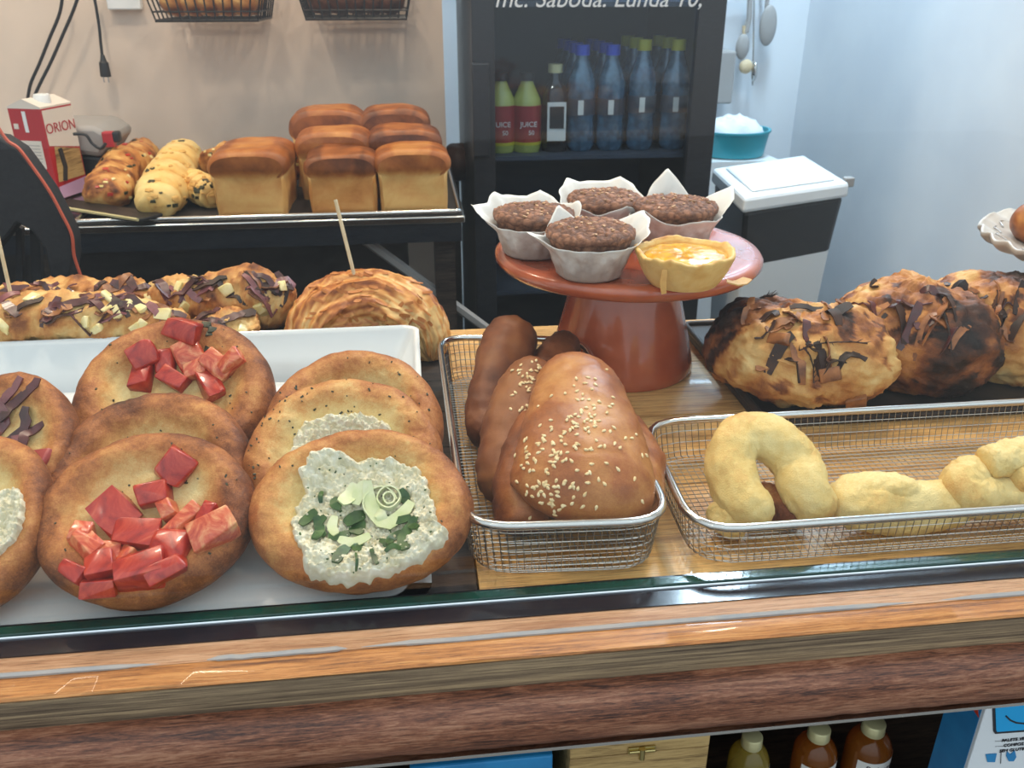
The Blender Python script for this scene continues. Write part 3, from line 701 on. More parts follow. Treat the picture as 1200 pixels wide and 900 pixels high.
tomato(t, b, rx, ry, fromcrop([(775, 300, 150, 150, 40, 0), (695, 415, 150, 120, 20, 0), (535, 485, 165, 190, 10, 0), (425, 590, 90, 90, 0, 1), (450, 645, 130, 90, 0, 1), (640, 590, 190, 140, -15, 0), (820, 555, 75, 190, -35, 1), (960, 640, 140, 210, -20, 1), (785, 710, 200, 170, 15, 0), (690, 790, 200, 130, -10, 0), (530, 750, 120, 110, 20, 0), (520, 680, 80, 130, -25, 1), (435, 770, 70, 120, -25, 0), (530, 830, 150, 70, 0, 0), (760, 500, 90, 70, 0, 1), (600, 700, 110, 70, 0, 1), (800, 800, 160, 80, 10, 0), (930, 540, 100, 60, -10, 0)], 660, 500, 460, 400), 9, .013)
# left column
t, b, rx, ry = bun('round bun with red onion and ham, cut off by the left edge of the photo', 8, 440, 1, 82, .064, 36, 0, 31, brown=.08)
for i, (u, v, l_, a) in enumerate(((-.1, .5, .9, 60), (.15, .55, .8, 45), (-.1, .2, .8, 80), (.2, .2, .7, 65), (0, -.1, .7, 100), (.3, .05, .6, 50), (-.2, .0, .8, 20))):
    pts = []
    for k in range(7):
        s_ = (k / 6 - .5) * l_ * rx; x = u * rx + s_ * math.cos(R(a)) + .004 * math.sin(k * 1.4 + i); y = v * ry + s_ * math.sin(R(a)); h, _ = drop(b, x, y)
        if h: pts.append(h + Vector((0, 0, .003 + .003 * math.sin(k + i))))
    if len(pts) > 3: MB().ribbon(pts, (0, 0, 1), .008, .0015).build('onion_strip', M['onion' if i % 2 else 'onion_light'], t, world=False)
for (u, v, w, h_, a) in ((.42, -.28, .45, .7, 15), (.2, -.5, .5, .4, 0)):
    p, nr = drop(b, u * rx, v * ry); vs, fs = hull(RNG, w * rx, h_ * ry, .008, 12, .25); piece('ham_piece', M['ham'], t, vs, fs, p + Vector((0, 0, .004)), nr, R(a))
t, b, rx, ry = bun('pale-centred round bun leaning at the left edge, nearest the glass', -32, 512, 0, 94, None, 33, 4, 41, pale=.03, brown=.05)
def cheese(t, b, rx, ry, rfun, cu, cv, hgt, seed, nu=200, nv=60, mat_='ricotta', lump=.006, name='cheese_topping'):
    vs = []; fs = []
    for i in range(nv + 1):
        f = i / nv
        for k in range(nu):
            a = 2 * math.pi * k / nu; q = rfun(a) * f * (1 + .06 * nz((math.cos(a) * 3, math.sin(a) * 3), 2.2, seed) * f + .03 * nz((math.cos(a) * 3, math.sin(a) * 3), 6, seed) * f)
            x = (cu + q * math.cos(a)) * rx; y = (cv + q * math.sin(a)) * ry; p, nr = drop(b, x, y)
            if p is None: p = Vector((x, y, 0))
            e = min(1, (1 - f) / .10); e = math.sqrt(1 - (1 - e) ** 2)
            v1 = noise.voronoi(Vector((x, y, seed)) * 300)[0][0]; v2 = noise.voronoi(Vector((x, y, seed + 4)) * 620)[0][0]
            ctr = 1 - .55 * math.exp(-(f / .45) ** 2)
            z = p.z - .001 + e * (hgt * ctr * (1 + .35 * fb((x, y), 60, seed)) + lump * (.75 - v1) + .002 * (.6 - v2))
            vs.append((x, y, z))
    for i in range(nv):
        for k in range(nu): fs.append((i * nu + k, i * nu + (k + 1) % nu, (i + 1) * nu + (k + 1) % nu, (i + 1) * nu + k))
    m = MB().add(vs, fs); m.build(name, M[mat_], t, world=False); return bvh_of(m)
cheese(t, b, rx, ry, lambda a: .42, .35, -.1, .006, 3)
# cheese column, rear to front
bun('rearmost speckled bun of the cheese buns, resting below the dish rim', 416, 413, 2, 103, .070, 36, 0, 53, pale=.03, brown=.04, spots=60)
t, b, rx, ry = bun('middle cheese bun flecked with dark herbs, cheese peeping out', 405, 445, 1, 116, .072, 36, 0, 17, pale=.06, spots=130)
cheese(t, b, rx, ry, lambda a: .40 + .12 * abs(math.cos(a)), .0, .1, .008, 8)
t, b, rx, ry = bun('round bun filled with crumbly white cheese and leek rings at the front', 425, 507, 0, 130, None, 33, -3, 29, pale=.03, brown=.02, spots=14)
poly = [(370, 250), (450, 230), (560, 280), (700, 270), (830, 340), (880, 480), (900, 620), (965, 660), (930, 730), (800, 800), (620, 860), (480, 860), (390, 820), (350, 710), (300, 560), (340, 430), (320, 350)]
cu, cv = (610 - 580) / 485, -(550 - 490) / 390
pa = sorted([(math.atan2(-(y - 490) / 390 - cv, (x - 580) / 485 - cu), math.hypot((x - 580) / 485 - cu, -(y - 490) / 390 - cv)) for x, y in poly])
def rpoly(a):
    a = (a + math.pi) % (2 * math.pi) - math.pi
    q = [(pa[-1][0] - 2 * math.pi, pa[-1][1])] + pa + [(pa[0][0] + 2 * math.pi, pa[0][1])]
    for (a0, r0), (a1, r1) in zip(q, q[1:]):
        if a0 <= a <= a1: return r0 + (r1 - r0) * (a - a0) / (a1 - a0 + 1e-9)
    return .6
cb = cheese(t, b, rx, ry, rpoly, cu, cv, .0085, 5, 330, 110)
def cpt(x, y, lift=.002):
    u, v = (x - 580) / 485 * rx, -(y - 490) / 390 * ry; h, _ = drop(cb, u, v)
    if h is None: h, _ = drop(b, u, v)
    return (h if h else Vector((u, v, .01))) + Vector((0, 0, lift))
def gstrip(name, mat_, pts, w, lift=.002, th=.0014):
    P_ = [cpt(x, y, lift) for x, y in pts]
    P_ = [Vector(interp([tuple(p) for p in P_], i / 8)) for i in range(9)]
    MB().ribbon(P_, (0, 0, 1), w, th).build(name, M[mat_], t, world=False)
for pts, w in (([(340, 600), (370, 560), (400, 530)], .007), ([(400, 560), (420, 620), (405, 680)], .007), ([(440, 560), (410, 600), (440, 650)], .006), ([(415, 430), (412, 460), (415, 490)], .0035), ([(500, 800), (515, 750), (540, 710)], .008), ([(540, 540), (570, 590), (560, 640)], .012), ([(600, 540), (560, 560), (520, 590)], .009), ([(780, 750), (770, 690), (800, 620)], .009), ([(720, 720), (715, 680), (760, 640)], .006), ([(640, 740), (655, 780), (670, 815)], .0035), ([(455, 650), (500, 655), (540, 630)], .006), ([(690, 560), (740, 590), (800, 580)], .006), ([(580, 760), (590, 800), (585, 840)], .002), ([(670, 680), (700, 700), (690, 720)], .004), ([(600, 700), (570, 720), (600, 735)], .005), ([(480, 460), (470, 500), (500, 520)], .006), ([(750, 440), (775, 470), (760, 500)], .006), ([(820, 590), (800, 620), (830, 650)], .006), ([(700, 760), (730, 740), (760, 745)], .0035)):
    gstrip('green_leek_strip', 'green', pts, w, .0022)
for pts, w in (([(610, 400), (620, 480), (650, 560), (700, 600), (760, 560), (800, 500)], .010), ([(500, 500), (540, 450), (560, 400)], .011), ([(560, 500), (580, 430), (610, 410)], .009), ([(480, 560), (470, 610), (490, 650)], .007), ([(500, 670), (560, 690), (630, 660)], .007), ([(680, 600), (670, 560), (640, 540)], .008)):
    gstrip('pale_leek_strip', 'leek', pts, w, .0035)
for (x, y, r_, h_) in ((702, 478, 46, .0055), (704, 486, 25, .005), (668, 505, 70, .004)):
    n_ = 26 if r_ < 60 else 15; pts = []; nr_ = []
    for i in range(n_):
        a = 2 * math.pi * i / 24 + (2.4 if r_ > 60 else 0); q = cpt(x + r_ * math.cos(a) * (1 + .1 * math.sin(2 * a + r_)), y + r_ * 1.2 * math.sin(a), .0); pts.append(q); nr_.append(Vector((math.cos(a), -math.sin(a), .15)))
    mz = sum(p.z for p in pts) / len(pts) + .004; pts = [Vector((p.x, p.y, mz)) for p in pts]
    o_ = MB().ribbon(pts, nr_, h_, .0011).build('leek_ring', M['leek'], t, world=False)
rg = random.Random(4); ps = MB()
for _ in range(60):
    a = rg.uniform(0, 6.28); q = rpoly(a) * rg.uniform(.3, .95); x, y = (cu + q * math.cos(a)) * rx, (cv + q * math.sin(a)) * ry; h, _ = drop(cb, x, y)
    if h: ps.box(h, (rg.uniform(.0008, .0025), .0010, .0010), (rg.random(), rg.random(), rg.uniform(0, 3)))
ps.build('herb_crumbs', M['green'], t, world=False, stuff=True, smooth=False)

# =================================================================== LONG FILLED ROLLS IN BASKET
def wpath(pts, ymin=-9):
    out = []
    for x, y, z in pts:
        q = P(x, y, z=z)
        if q.y < ymin: q.y = ymin; q.x = x_at(x, q.y, q.z)
        out.append(tuple(q))
    return out
def roll_bread(name, label, cat, pts, rad, mat_, seed, group=None, bk0=.45, nt=70, na=40, bump=.0025, fs_=30, endk=.16, seeds=0, seedzone=None, darkend=.25, facing=(0, -.5, 1)):
    path = wpath(pts, .040 if name == 'cheese_roll' else .050); base = Vector(path[0]); zmin = min(p[2] for p in path)
    t = thing(name, label, cat, (base.x, base.y, max(.004, zmin - .02)), group=group)
    def rr(e):
        a = interp(rad, e); k = rnd_end(e, endk); return (a[0] * k, a[1] * k)
    def bake(e, an, p):
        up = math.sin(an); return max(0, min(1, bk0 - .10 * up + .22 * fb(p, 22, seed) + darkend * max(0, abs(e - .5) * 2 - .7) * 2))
    m = sweep(path, rr, nt, na, bake, up0=(0, 0, 1) if name == 'cheese_roll' else (0, -.7, .7), disp=lambda e, an, p: bump * fb(p, fs_, seed) + bump * .3 * fb(p, fs_ * 5, seed + 2))
    m.build('crust', M[mat_], t); b = bvh_of(m)
    if seeds:
        rg = random.Random(seed); sm = MB(); n_ = 0; tries = 0
        while n_ < seeds and tries < seeds * 8:
            tries += 1
            cx, cy, sx, sy = rg.choice(seedzone); x = rg.gauss(cx, sx); y = rg.gauss(cy, sy)
            o = CAM; d = (P(x, y, d=1) - CAM).normalized(); h = b.ray_cast(o, d)
            if h[0] is None: continue
            nr = h[1] if h[1].dot(d) < 0 else -h[1]
            q = nr.to_track_quat('Z', 'Y').to_matrix() @ Matrix.Rotation(rg.uniform(0, 6.28), 3, 'Z')
            vs = []; L = .0029 * rg.uniform(.8, 1.15)
            for (f, w) in ((-1, 0), (-.55, .6), (.2, 1), (.75, .7), (1, 0)):
                for k in range(6):
                    a = k * math.pi / 3; vs.append(h[0] + nr * .0004 + q @ Vector((f * L * .75, w * .0013 * math.cos(a), w * .0010 * math.sin(a))))
            sm.add(vs, [(i * 6 + k, i * 6 + (k + 1) % 6, (i + 1) * 6 + (k + 1) % 6, (i + 1) * 6 + k) for i in range(4) for k in range(6)]); n_ += 1
        sm.build('sesame_seeds', M['sesame'], t, stuff=True)
    return t, b
G = 'brown filled rolls in the narrow basket'
roll_bread('filled_roll', 'darkest brown roll without seeds at the back of the narrow basket', 'bread roll', [(574, 520, .018), (572, 485, .030), (583, 440, .050), (596, 405, .066), (606, 385, .074)], [(.017, .017), (.022, .022), (.026, .026), (.028, .026), (.024, .022)], 'dark_bun', 71, G, .42, darkend=.35)
roll_bread('filled_roll', 'short dark roll tip behind the sesame rolls, at the far end of the basket', 'bread roll', [(625, 470, .03), (640, 440, .04), (655, 415, .05), (665, 400, .052)], [(.02, .02), (.022, .02), (.02, .018), (.016, .015)], 'dark_bun', 72, G, .5)
roll_bread('filled_roll', 'dark roll with a few sesame seeds, second from the back of the basket', 'bread roll', [(590, 585, .020), (592, 550, .032), (604, 500, .050), (622, 455, .068), (640, 430, .080)], [(.016, .018), (.024, .024), (.028, .026), (.028, .026), (.020, .022)], 'dark_bun', 73, G, .25, seeds=46, seedzone=[(622, 440, 8, 12), (612, 465, 8, 14), (635, 430, 8, 6)])
roll_bread('filled_roll', 'narrow brown roll squeezed behind the front sesame roll', 'bread roll', [(612, 625, .016), (612, 590, .030), (622, 540, .048), (640, 490, .062)], [(.018, .02), (.024, .024), (.026, .026), (.022, .022)], 'seed_bun', 74, G, .7, seeds=14, seedzone=[(612, 540, 4, 20)])
roll_bread('filled_roll', 'brown roll tip tucked behind the right side of the front sesame roll', 'bread roll', [(737, 612, .024), (742, 580, .036), (738, 540, .046), (722, 490, .05)], [(.018, .020), (.024, .024), (.026, .024), (.018, .018)], 'seed_bun', 75, G, .55, seeds=5, seedzone=[(752, 570, 5, 25)])
zone = [(665, 515, 24, 20), (690, 490, 12, 8), (645, 525, 16, 16), (655, 575, 20, 10), (650, 590, 14, 10), (690, 450, 18, 10), (672, 540, 30, 40), (625, 560, 14, 20), (720, 520, 22, 30)]
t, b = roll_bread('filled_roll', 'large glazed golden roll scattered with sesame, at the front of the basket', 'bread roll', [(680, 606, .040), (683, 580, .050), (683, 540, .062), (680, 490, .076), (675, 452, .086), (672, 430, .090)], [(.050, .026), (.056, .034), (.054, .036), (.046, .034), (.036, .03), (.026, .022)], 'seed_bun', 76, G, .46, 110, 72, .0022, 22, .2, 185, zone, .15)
# croissant
cp_ = P(438, 372, y=.47)
def P3(px, py, y): return tuple(P(px, py, y=y))
path = [P3(356, 425, .43), P3(374, 382, .455), P3(404, 364, .475), P3(442, 360, .48), P3(478, 374, .465), P3(500, 398, .445), P3(506, 425, .43)]
t = thing('croissant', 'large flaky golden croissant with a wooden stick, behind the dish rim', 'croissant', (cp_.x, .46, 0))
rads = [(.020, .018), (.036, .030), (.048, .042), (.050, .047), (.042, .038), (.026, .022), (.012, .010)]
def cdisp(e, an, p):
    return .0022 * math.sin(an * 9 + 5 * e + 3 * fb(p, 10, 4)) + .0012 * math.sin(an * 23 + 9 * e + 4 * fb(p, 14, 5)) + .0016 * fb(p, 60, 3) + .004 * math.sin(e * 10)
def cbake(e, an, p):
    return max(0, min(1, .42 + .20 * math.sin(an * 31 + 14 * e + 6 * fb(p, 12, 6)) + .16 * math.sin(an * 9 + 5 * e + 3 * fb(p, 10, 4)) + .25 * fb(p, 18, 2) - (.30 if e > .74 else 0)))
def crad(e): a = interp(rads, e); k = rnd_end(e, .10); return (a[0] * k, a[1] * k)
m = sweep(path, crad, 170, 90, cbake, cdisp)
for v in m.v: v.z = max(v.z, .001)
m.build('crust', M['croissant'], t)
bb = bvh_of(m); fk = MB(); rg = random.Random(8)
for _ in range(70):
    x, y = rg.uniform(365, 505), rg.uniform(310, 385); d = (P(x, y, d=1) - CAM).normalized(); h = bb.ray_cast(CAM, d)
    if h[0] is None: continue
    nr = h[1] if h[1].dot(d) < 0 else -h[1]; tg = nr.cross(Vector((rg.uniform(-.2, .5), 1, .2))).normalized(); L = rg.uniform(.006, .016)
    fk.ribbon([h[0] + tg * L * (s_ / 4 - .5) + nr * (.0006 + .0012 * abs(s_ / 4 - .5)) for s_ in range(5)], nr, rg.uniform(.002, .005), .0005)
fk.build('flaky_layers', M['croissant'], t, stuff=True)
sk = MB().tube([P(415, 322, y=.475), P(393, 234, y=.50)], .0022, 6).build('wooden_stick', M['skewer']); tag(sk, 'thin pale wooden stick poked into the croissant', 'stick')
sk = MB().tube([P(16, 360, y=.45), P(-6, 262, y=.47)], .0022, 6).build('wooden_stick', M['skewer']); tag(sk, 'thin pale wooden stick standing at the left edge behind the onion bread', 'stick')

# =================================================================== ONION FOCACCIA BEHIND THE DISH
ZR = .028
rb = MB().bounds((X0 + .02, .395, .0005), (P(352, 380, y=.42).x, .525, ZR)).build('riser_board', M['darkwood'], bevel=.002, smooth=False)
tag(rb, 'dark wooden riser under the red onion breads', 'board')
def focaccia(label, pts, rad, seed, nstrip, zone, group='red onion breads behind the dish'):
    path = [P3(x, y, yy) for x, y, yy in pts]; c = Vector(path[len(path) // 2])
    t = thing('onion_bread', label, 'bread', (c.x, c.y, ZR), group=group)
    def rr(e): a = interp(rad, e); k = rnd_end(e, .09); return (a[0] * k, a[1] * k)
    m = sweep(path, rr, 150, 48, lambda e, an, p: max(0, min(1, .30 + .5 * fb(p, 26, seed) + .15 * nz(p, 60, seed))), lambda e, an, p: .007 * fb(p, 26, seed) + .002 * fb(p, 90, seed))
    for v in m.v: v.z = max(v.z, ZR + .0003)
    m.build('crust', M['rustic'], t); b = bvh_of(m); rg = random.Random(seed)
    for i in range(nstrip):
        x, y = rg.uniform(*zone[0]), rg.uniform(*zone[1]); d = (P(x, y, d=1) - CAM).normalized(); h = b.ray_cast(CAM, d)
        if h[0] is None: continue
        kind = rg.random()
        if kind < .13:
            vs, fs = hull(rg, rg.uniform(.012, .022), rg.uniform(.010, .016), .006, 16, .5); nr = h[1] if h[1].z > 0 else -h[1]
            piece('melted_cheese', M['melted'], t, vs, fs, h[0] + nr * .001 - parent_loc(t), nr, rg.uniform(0, 6)); continue
        a = rg.uniform(-.8, .8) + (math.pi if rg.random() < .5 else 0); L = rg.uniform(.024, .052); pts_ = []; bend = rg.uniform(-.5, .5)
        for k in range(7):
            s_ = (k / 6 - .5) * L; q = Vector((h[0].x + s_ * math.cos(a + bend * k / 6), h[0].y + s_ * math.sin(a + bend * k / 6), 1)); hh = b.ray_cast(q, Vector((0, 0, -1)))
            if hh[0] is not None: pts_.append(hh[0] + Vector((0, 0, .002 + .0025 * math.sin(k * .9 + i))))
        if len(pts_) > 3: MB().ribbon(pts_, (rg.uniform(-.4, .4), rg.uniform(-1.2, .2), 1), rg.uniform(.005, .011), .0014).build('onion_strip', M[rg.choice(['onion', 'onion_light', 'charred', 'onion', 'brown_onion'])], t)
    return t
focaccia('right rear red onion bread with charred onion, its end beside the croissant', [(170, 352, .505), (215, 350, .505), (260, 350, .505), (305, 351, .50), (345, 362, .495)], [(.022, .022), (.026, .028), (.030, .034), (.032, .036), (.020, .024)], 81, 34, ((180, 345), (325, 372)))
focaccia('left rear red onion bread behind the onion bread with cheese', [(-40, 362, .505), (30, 354, .505), (90, 352, .505), (150, 352, .505), (185, 358, .505)], [(.022, .022), (.026, .024), (.026, .024), (.026, .026), (.02, .02)], 82, 22, ((0, 180), (332, 365)))
focaccia('front red onion bread with melted cheese, along the left part of the dish rim', [(-60, 384, .44), (20, 374, .44), (90, 372, .44), (160, 376, .44), (222, 384, .44)], [(.026, .026), (.032, .030), (.034, .030), (.032, .028), (.022, .018)], 83, 44, ((0, 230), (345, 392)))
focaccia('small piece of onion bread in front of the rear one, right end', [(228, 388, .445), (255, 382, .445), (280, 384, .445), (304, 390, .445)], [(.014, .012), (.022, .018), (.022, .016), (.012, .01)], 84, 8, ((235, 300), (368, 388)))

# =================================================================== CHEESE DOUGH ROLLS, WIDE BASKET
G = 'pale cheese-dough rolls in the wide basket'
def crescent(label, pts, rad, seed, bk0=.22, endk=.14):
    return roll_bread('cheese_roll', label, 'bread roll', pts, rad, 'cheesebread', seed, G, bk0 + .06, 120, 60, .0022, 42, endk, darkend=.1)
crescent('horseshoe-shaped pale roll standing up against the back of the wide basket', [(893, 628, .020), (885, 606, .028), (866, 578, .038), (856, 545, .052), (864, 520, .063), (886, 511, .068), (912, 521, .064), (932, 545, .052), (944, 575, .040), (958, 606, .028), (962, 622, .022)], [(.015, .015), (.019, .018), (.020, .019), (.021, .02), (.021, .02), (.021, .02), (.0205, .02), (.020, .019), (.019, .018), (.017, .017), (.014, .014)], 91, .20)
crescent('small pale roll behind the left foot of the horseshoe roll', [(842, 592, .022), (858, 605, .020), (878, 612, .018)], [(.014, .013), (.017, .016), (.013, .012)], 92, .28)
crescent('slim brown-sided roll lying under the arch of the horseshoe roll', [(885, 582, .018), (912, 592, .018), (945, 606, .018)], [(.013, .013), (.016, .015), (.012, .012)], 93, .8)
crescent('folded pale roll in the middle of the wide basket, pointing left', [(1082, 578, .036), (1050, 574, .036), (1018, 574, .034), (993, 586, .030), (1004, 603, .026), (1040, 612, .022), (1080, 616, .022), (1112, 618, .021), (1142, 622, .020)], [(.013, .011), (.015, .013), (.017, .014), (.017, .015), (.019, .016), (.021, .018), (.021, .018), (.019, .017), (.015, .014)], 94, .18)
crescent('pale roll at the right, curled towards the left', [(1236, 628, .024), (1190, 612, .026), (1150, 600, .028), (1128, 580, .034), (1133, 560, .040), (1155, 552, .042)], [(.018, .017), (.020, .018), (.020, .019), (.019, .018), (.017, .017), (.014, .014)], 95, .16)
crescent('pale roll end lying on top of the curled roll, upper right', [(1152, 541, .056), (1180, 538, .056), (1215, 536, .054), (1260, 548, .05)], [(.013, .012), (.016, .014), (.016, .015), (.014, .013)], 96, .26)
crescent('roll end with a pinkish tint at the right edge of the wide basket', [(1180, 572, .044), (1205, 566, .044), (1245, 566, .042), (1280, 572, .04)], [(.015, .014), (.018, .016), (.018, .016), (.014, .013)], 97, .34)

# =================================================================== RUSTIC BREADS ON DARK TRAY
a0 = P(880, 492, z=.012); a1 = P(808, 378, z=.012)
tx0 = (a0.x + a1.x) / 2; ty0, ty1 = max(a0.y, yb2 + .006), a1.y; tx1 = P(1300, 262, z=0).x * 0 + tx0 + .60
tr = thing('baking_tray', 'flat blackened metal tray carrying three rustic onion breads', 'tray', (tx0 + .3, (ty0 + ty1) / 2, .0))
tx1 = min(tx1, pc.x - .07)
MB().bounds((tx0, ty0, .0008), (tx1, ty1, .010)).build('tray_plate', M['slate'], tr, bevel=.003, smooth=False)
lp = rrect(tx0 + .003, tx1 - .003, ty0 + .003, ty1 - .003, .008)
MB().tube([(x, y, .012) for x, y in lp], .0035, 8, True).build('tray_rim', M['slate'], tr)
print('tray', tx0, tx1, ty0, ty1, 'plate foot', pc)
def rustic(label, px, py, zc, a, b_, h, yaw, seed, zone, nst, burn):
    c = P(px, py, z=zc); t = thing('rustic_bread', label, 'bread', (c.x, c.y, .0105), group='rustic onion breads on the dark tray')
    Rm = Matrix.Rotation(R(yaw), 3, 'Z')
    def shape(d):
        x, y, z = d.x, d.y, d.z; k = (abs(x) ** 2.4 + abs(y) ** 2.2 + abs(z) ** 2.2) ** (-1 / 2.3)
        q = Vector((x * k * a, y * k * b_ * (1 - .12 * x * k), z * k * h)); q = Rm @ q
        nn = .010 * nz(q, 16, seed) + .006 * fb(q, 34, seed) + .0018 * fb(q, 120, seed); q += d * nn if True else q
        q = q + c; q.z = max(q.z, .0110); return q
    def bake(d, p):
        e = fb(p, 20, seed); up = d.z; bn = max(0, min(1, (d.dot(Vector(burn).normalized()) - .25) * 1.5))
        return max(0, min(1, .30 + .35 * e + .55 * bn + .12 * max(0, up) + (.3 if nz(p, 45, seed + 3) > .32 else 0)))
    m = blob(shape, 130, 80, bake); m.build('crust', M['rustic'], t); b = bvh_of(m); rg = random.Random(seed)
    for i in range(nst):
        x, y = rg.uniform(*zone[0]), rg.uniform(*zone[1]); d = (P(x, y, d=1) - CAM).normalized(); h_ = b.ray_cast(CAM, d)
        if h_[0] is None: continue
        ang = rg.uniform(0, 6.28); L = rg.uniform(.014, .036); bend = rg.uniform(-.9, .9); pts_ = []
        for k in range(7):
            s_ = (k / 6 - .5) * L; hh = b.ray_cast(Vector((h_[0].x + s_ * math.cos(ang + bend * k / 6), h_[0].y + s_ * math.sin(ang + bend * k / 6), 1)), Vector((0, 0, -1)))
            if hh[0] is not None: pts_.append(hh[0] + Vector((0, 0, .0018 + .003 * math.sin(k * .8 + i))))
        if len(pts_) > 3: MB().ribbon(pts_, (rg.uniform(-.6, .6), rg.uniform(-.9, .4), 1), rg.uniform(.005, .012), .0012).build('onion_strip', M[rg.choice(['charred', 'brown_onion', 'charred', 'onion', 'brown_onion'])], t)
    return t, b
t, b = rustic('leftmost rustic bread with rosemary sprigs and charred onion, pale front end', 937, 412, .055, .093, .066, .052, -38, 101, ((870, 1000), (345, 440)), 24, (-1, .3, .2))
def sprig(t, b, pts, n, seed):
    m = MB(); rg = random.Random(seed); q = []
    for x, y in pts:
        d = (P(x, y, d=1) - CAM).normalized(); h = b.ray_cast(CAM, d)
        if h[0] is not None: q.append(h[0] + Vector((0, -.002, .002)))
    if len(q) < 2: return
    m.tube(q, .0007, 5)
    for i in range(n):
        f = i / n * (len(q) - 1); k = min(int(f), len(q) - 2); p = q[k].lerp(q[k + 1], f - k); dr = (q[k + 1] - q[k]).normalized(); sd = Vector((rg.uniform(-1, 1), rg.uniform(-1, .2), rg.uniform(-.2, 1))).normalized()
        m.tube([p, p + (dr * .5 + sd * .7).normalized() * rg.uniform(.005, .009)], lambda t_: .0007 * (1 - .7 * t_), 4)
    m.build('rosemary_sprig', M['charred'], t)
sprig(t, b, [(935, 412), (955, 404), (980, 402), (1000, 402), (1015, 404)], 14, 1)
sprig(t, b, [(952, 450), (952, 432), (948, 418), (940, 408)], 10, 2)
sprig(t, b, [(890, 350), (905, 348), (925, 347)], 16, 3)
for (x, y, w, h_, mt) in ((973, 438, .022, .016, 'brown_onion'), (1003, 468, .022, .016, 'brown_onion'), (915, 398, .026, .014, 'brown_onion')):
    d = (P(x, y, d=1) - CAM).normalized(); hh = b.ray_cast(CAM, d)
    if hh[0] is not None:
        vs, fs = hull(RNG, w, h_, .008, 12, .3); nr = hh[1] if hh[1].dot(d) < 0 else -hh[1]; piece('roasted_onion_chunk', M[mt], t, vs, fs, hh[0] + nr * .002 - parent_loc(t), nr, R(20))
rustic('middle rustic bread, darkly baked on its right side', 1070, 394, .058, .090, .068, .058, -42, 105, ((1000, 1130), (335, 400)), 22, (.9, -.5, -.1))
rustic('rightmost rustic bread with charred onion strips, cut off by the photo edge', 1180, 384, .058, .094, .066, .056, -40, 109, ((1100, 1200), (333, 390)), 26, (.5, .3, .6))
# pastry on white scalloped stand
c = P(1222, 262, z=pz + .034)
t = thing('round_pastry', 'brown round pastry on the white scalloped stand, mostly outside the photo', 'pastry', (c.x, c.y, pz + .006))
blob(lambda d: c + Vector((d.x * .034, d.y * .034, d.z * .027 + .001 * nz(d, 4, 2))), 48, 28, lambda d, p: max(0, min(1, .6 + .3 * fb(p, 30, 4)))).build('crust', M['loaf'], t)
# =================================================================== BACK TABLE AND BREADS ON IT
YT = P(300, 262, d=1).y  # unused depth probe
YT0 = .93; zt = P(300, 260, y=YT0).z
tbx0 = P(60, 265, y=YT0).x; tbx1 = P(545, 256, y=YT0).x
print('table z', zt, tbx0, tbx1)
tb = thing('back_table', 'dark kitchen table with a steel-edged top against the back wall', 'table', ((tbx0 + tbx1) / 2 - .3, 1.2, FZ))
MB().bounds((-2.2, YT0, zt - .012), (tbx1, YB - .005, zt)).build('table_top', M['steel'], tb, bevel=.002)
MB().bounds((-2.2, YT0 + .006, zt - .045), (tbx1 - .006, YT0 + .03, zt - .0125)).build('apron', M['blackmetal'], tb, smooth=False)
for x in (tbx1 - .035, -.62, -2.15):
    MB().bounds((x - .018, YT0 + .035, FZ + .0005), (x + .018, YT0 + .07, zt - .0125)).build('leg', M['darkwood'], tb, smooth=False)
a, b_ = P(415, 272, y=YT0 + .05), P(470, 312, y=YT0 + .05)
MB().tube([a, a + (b_ - a) * 3.4], .009, 6).build('brace', M['grey'], tb)
MB().bounds((-1.9, 1.15, FZ + .001), (tbx1 - .1, 1.17, zt - .0125)).build('back_board', M['dark'], tb, smooth=False)
# dark shape, left: solid added in place of a reflection in the glass
YBk = .66
def poly3(pts, y): return [(P(x, yy, y=y).x, P(x, yy, y=y).z) for x, yy in pts]
bg_ = thing('reflection_shape', 'dark shape with orange edge at the left, solid stand-in for a reflection in the glass', 'dark_reflection', (P(20, 400, y=YBk).x, YBk, -.1))
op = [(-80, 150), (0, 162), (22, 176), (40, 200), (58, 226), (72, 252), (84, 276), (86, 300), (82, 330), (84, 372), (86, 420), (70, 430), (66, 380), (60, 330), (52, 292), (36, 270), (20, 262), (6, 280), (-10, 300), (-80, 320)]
MB().prism(poly3(op, YBk), YBk, YBk + .035, 'y').build('reflection_body', M['dark_reflection'], bg_, bevel=.003)
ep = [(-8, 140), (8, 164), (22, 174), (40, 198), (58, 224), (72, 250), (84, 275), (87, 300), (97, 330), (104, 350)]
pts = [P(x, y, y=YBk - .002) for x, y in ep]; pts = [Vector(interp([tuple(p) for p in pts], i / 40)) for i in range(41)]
MB().tube(pts, .0022, 6).build('orange_reflection_edge', M['orange'], bg_)
MB().prism(poly3([(38, 262), (50, 268), (52, 330), (50, 420), (38, 420), (40, 330)], YBk + .06), YBk + .05, YBk + .06, 'y').build('reflection_leg', M['dark_reflection'], bg_)
MB().prism(poly3([(22, 262), (29, 266), (30, 340), (30, 420), (20, 420), (22, 330)], YBk + .06), YBk + .05, YBk + .06, 'y').build('reflection_leg', M['dark_reflection'], bg_)
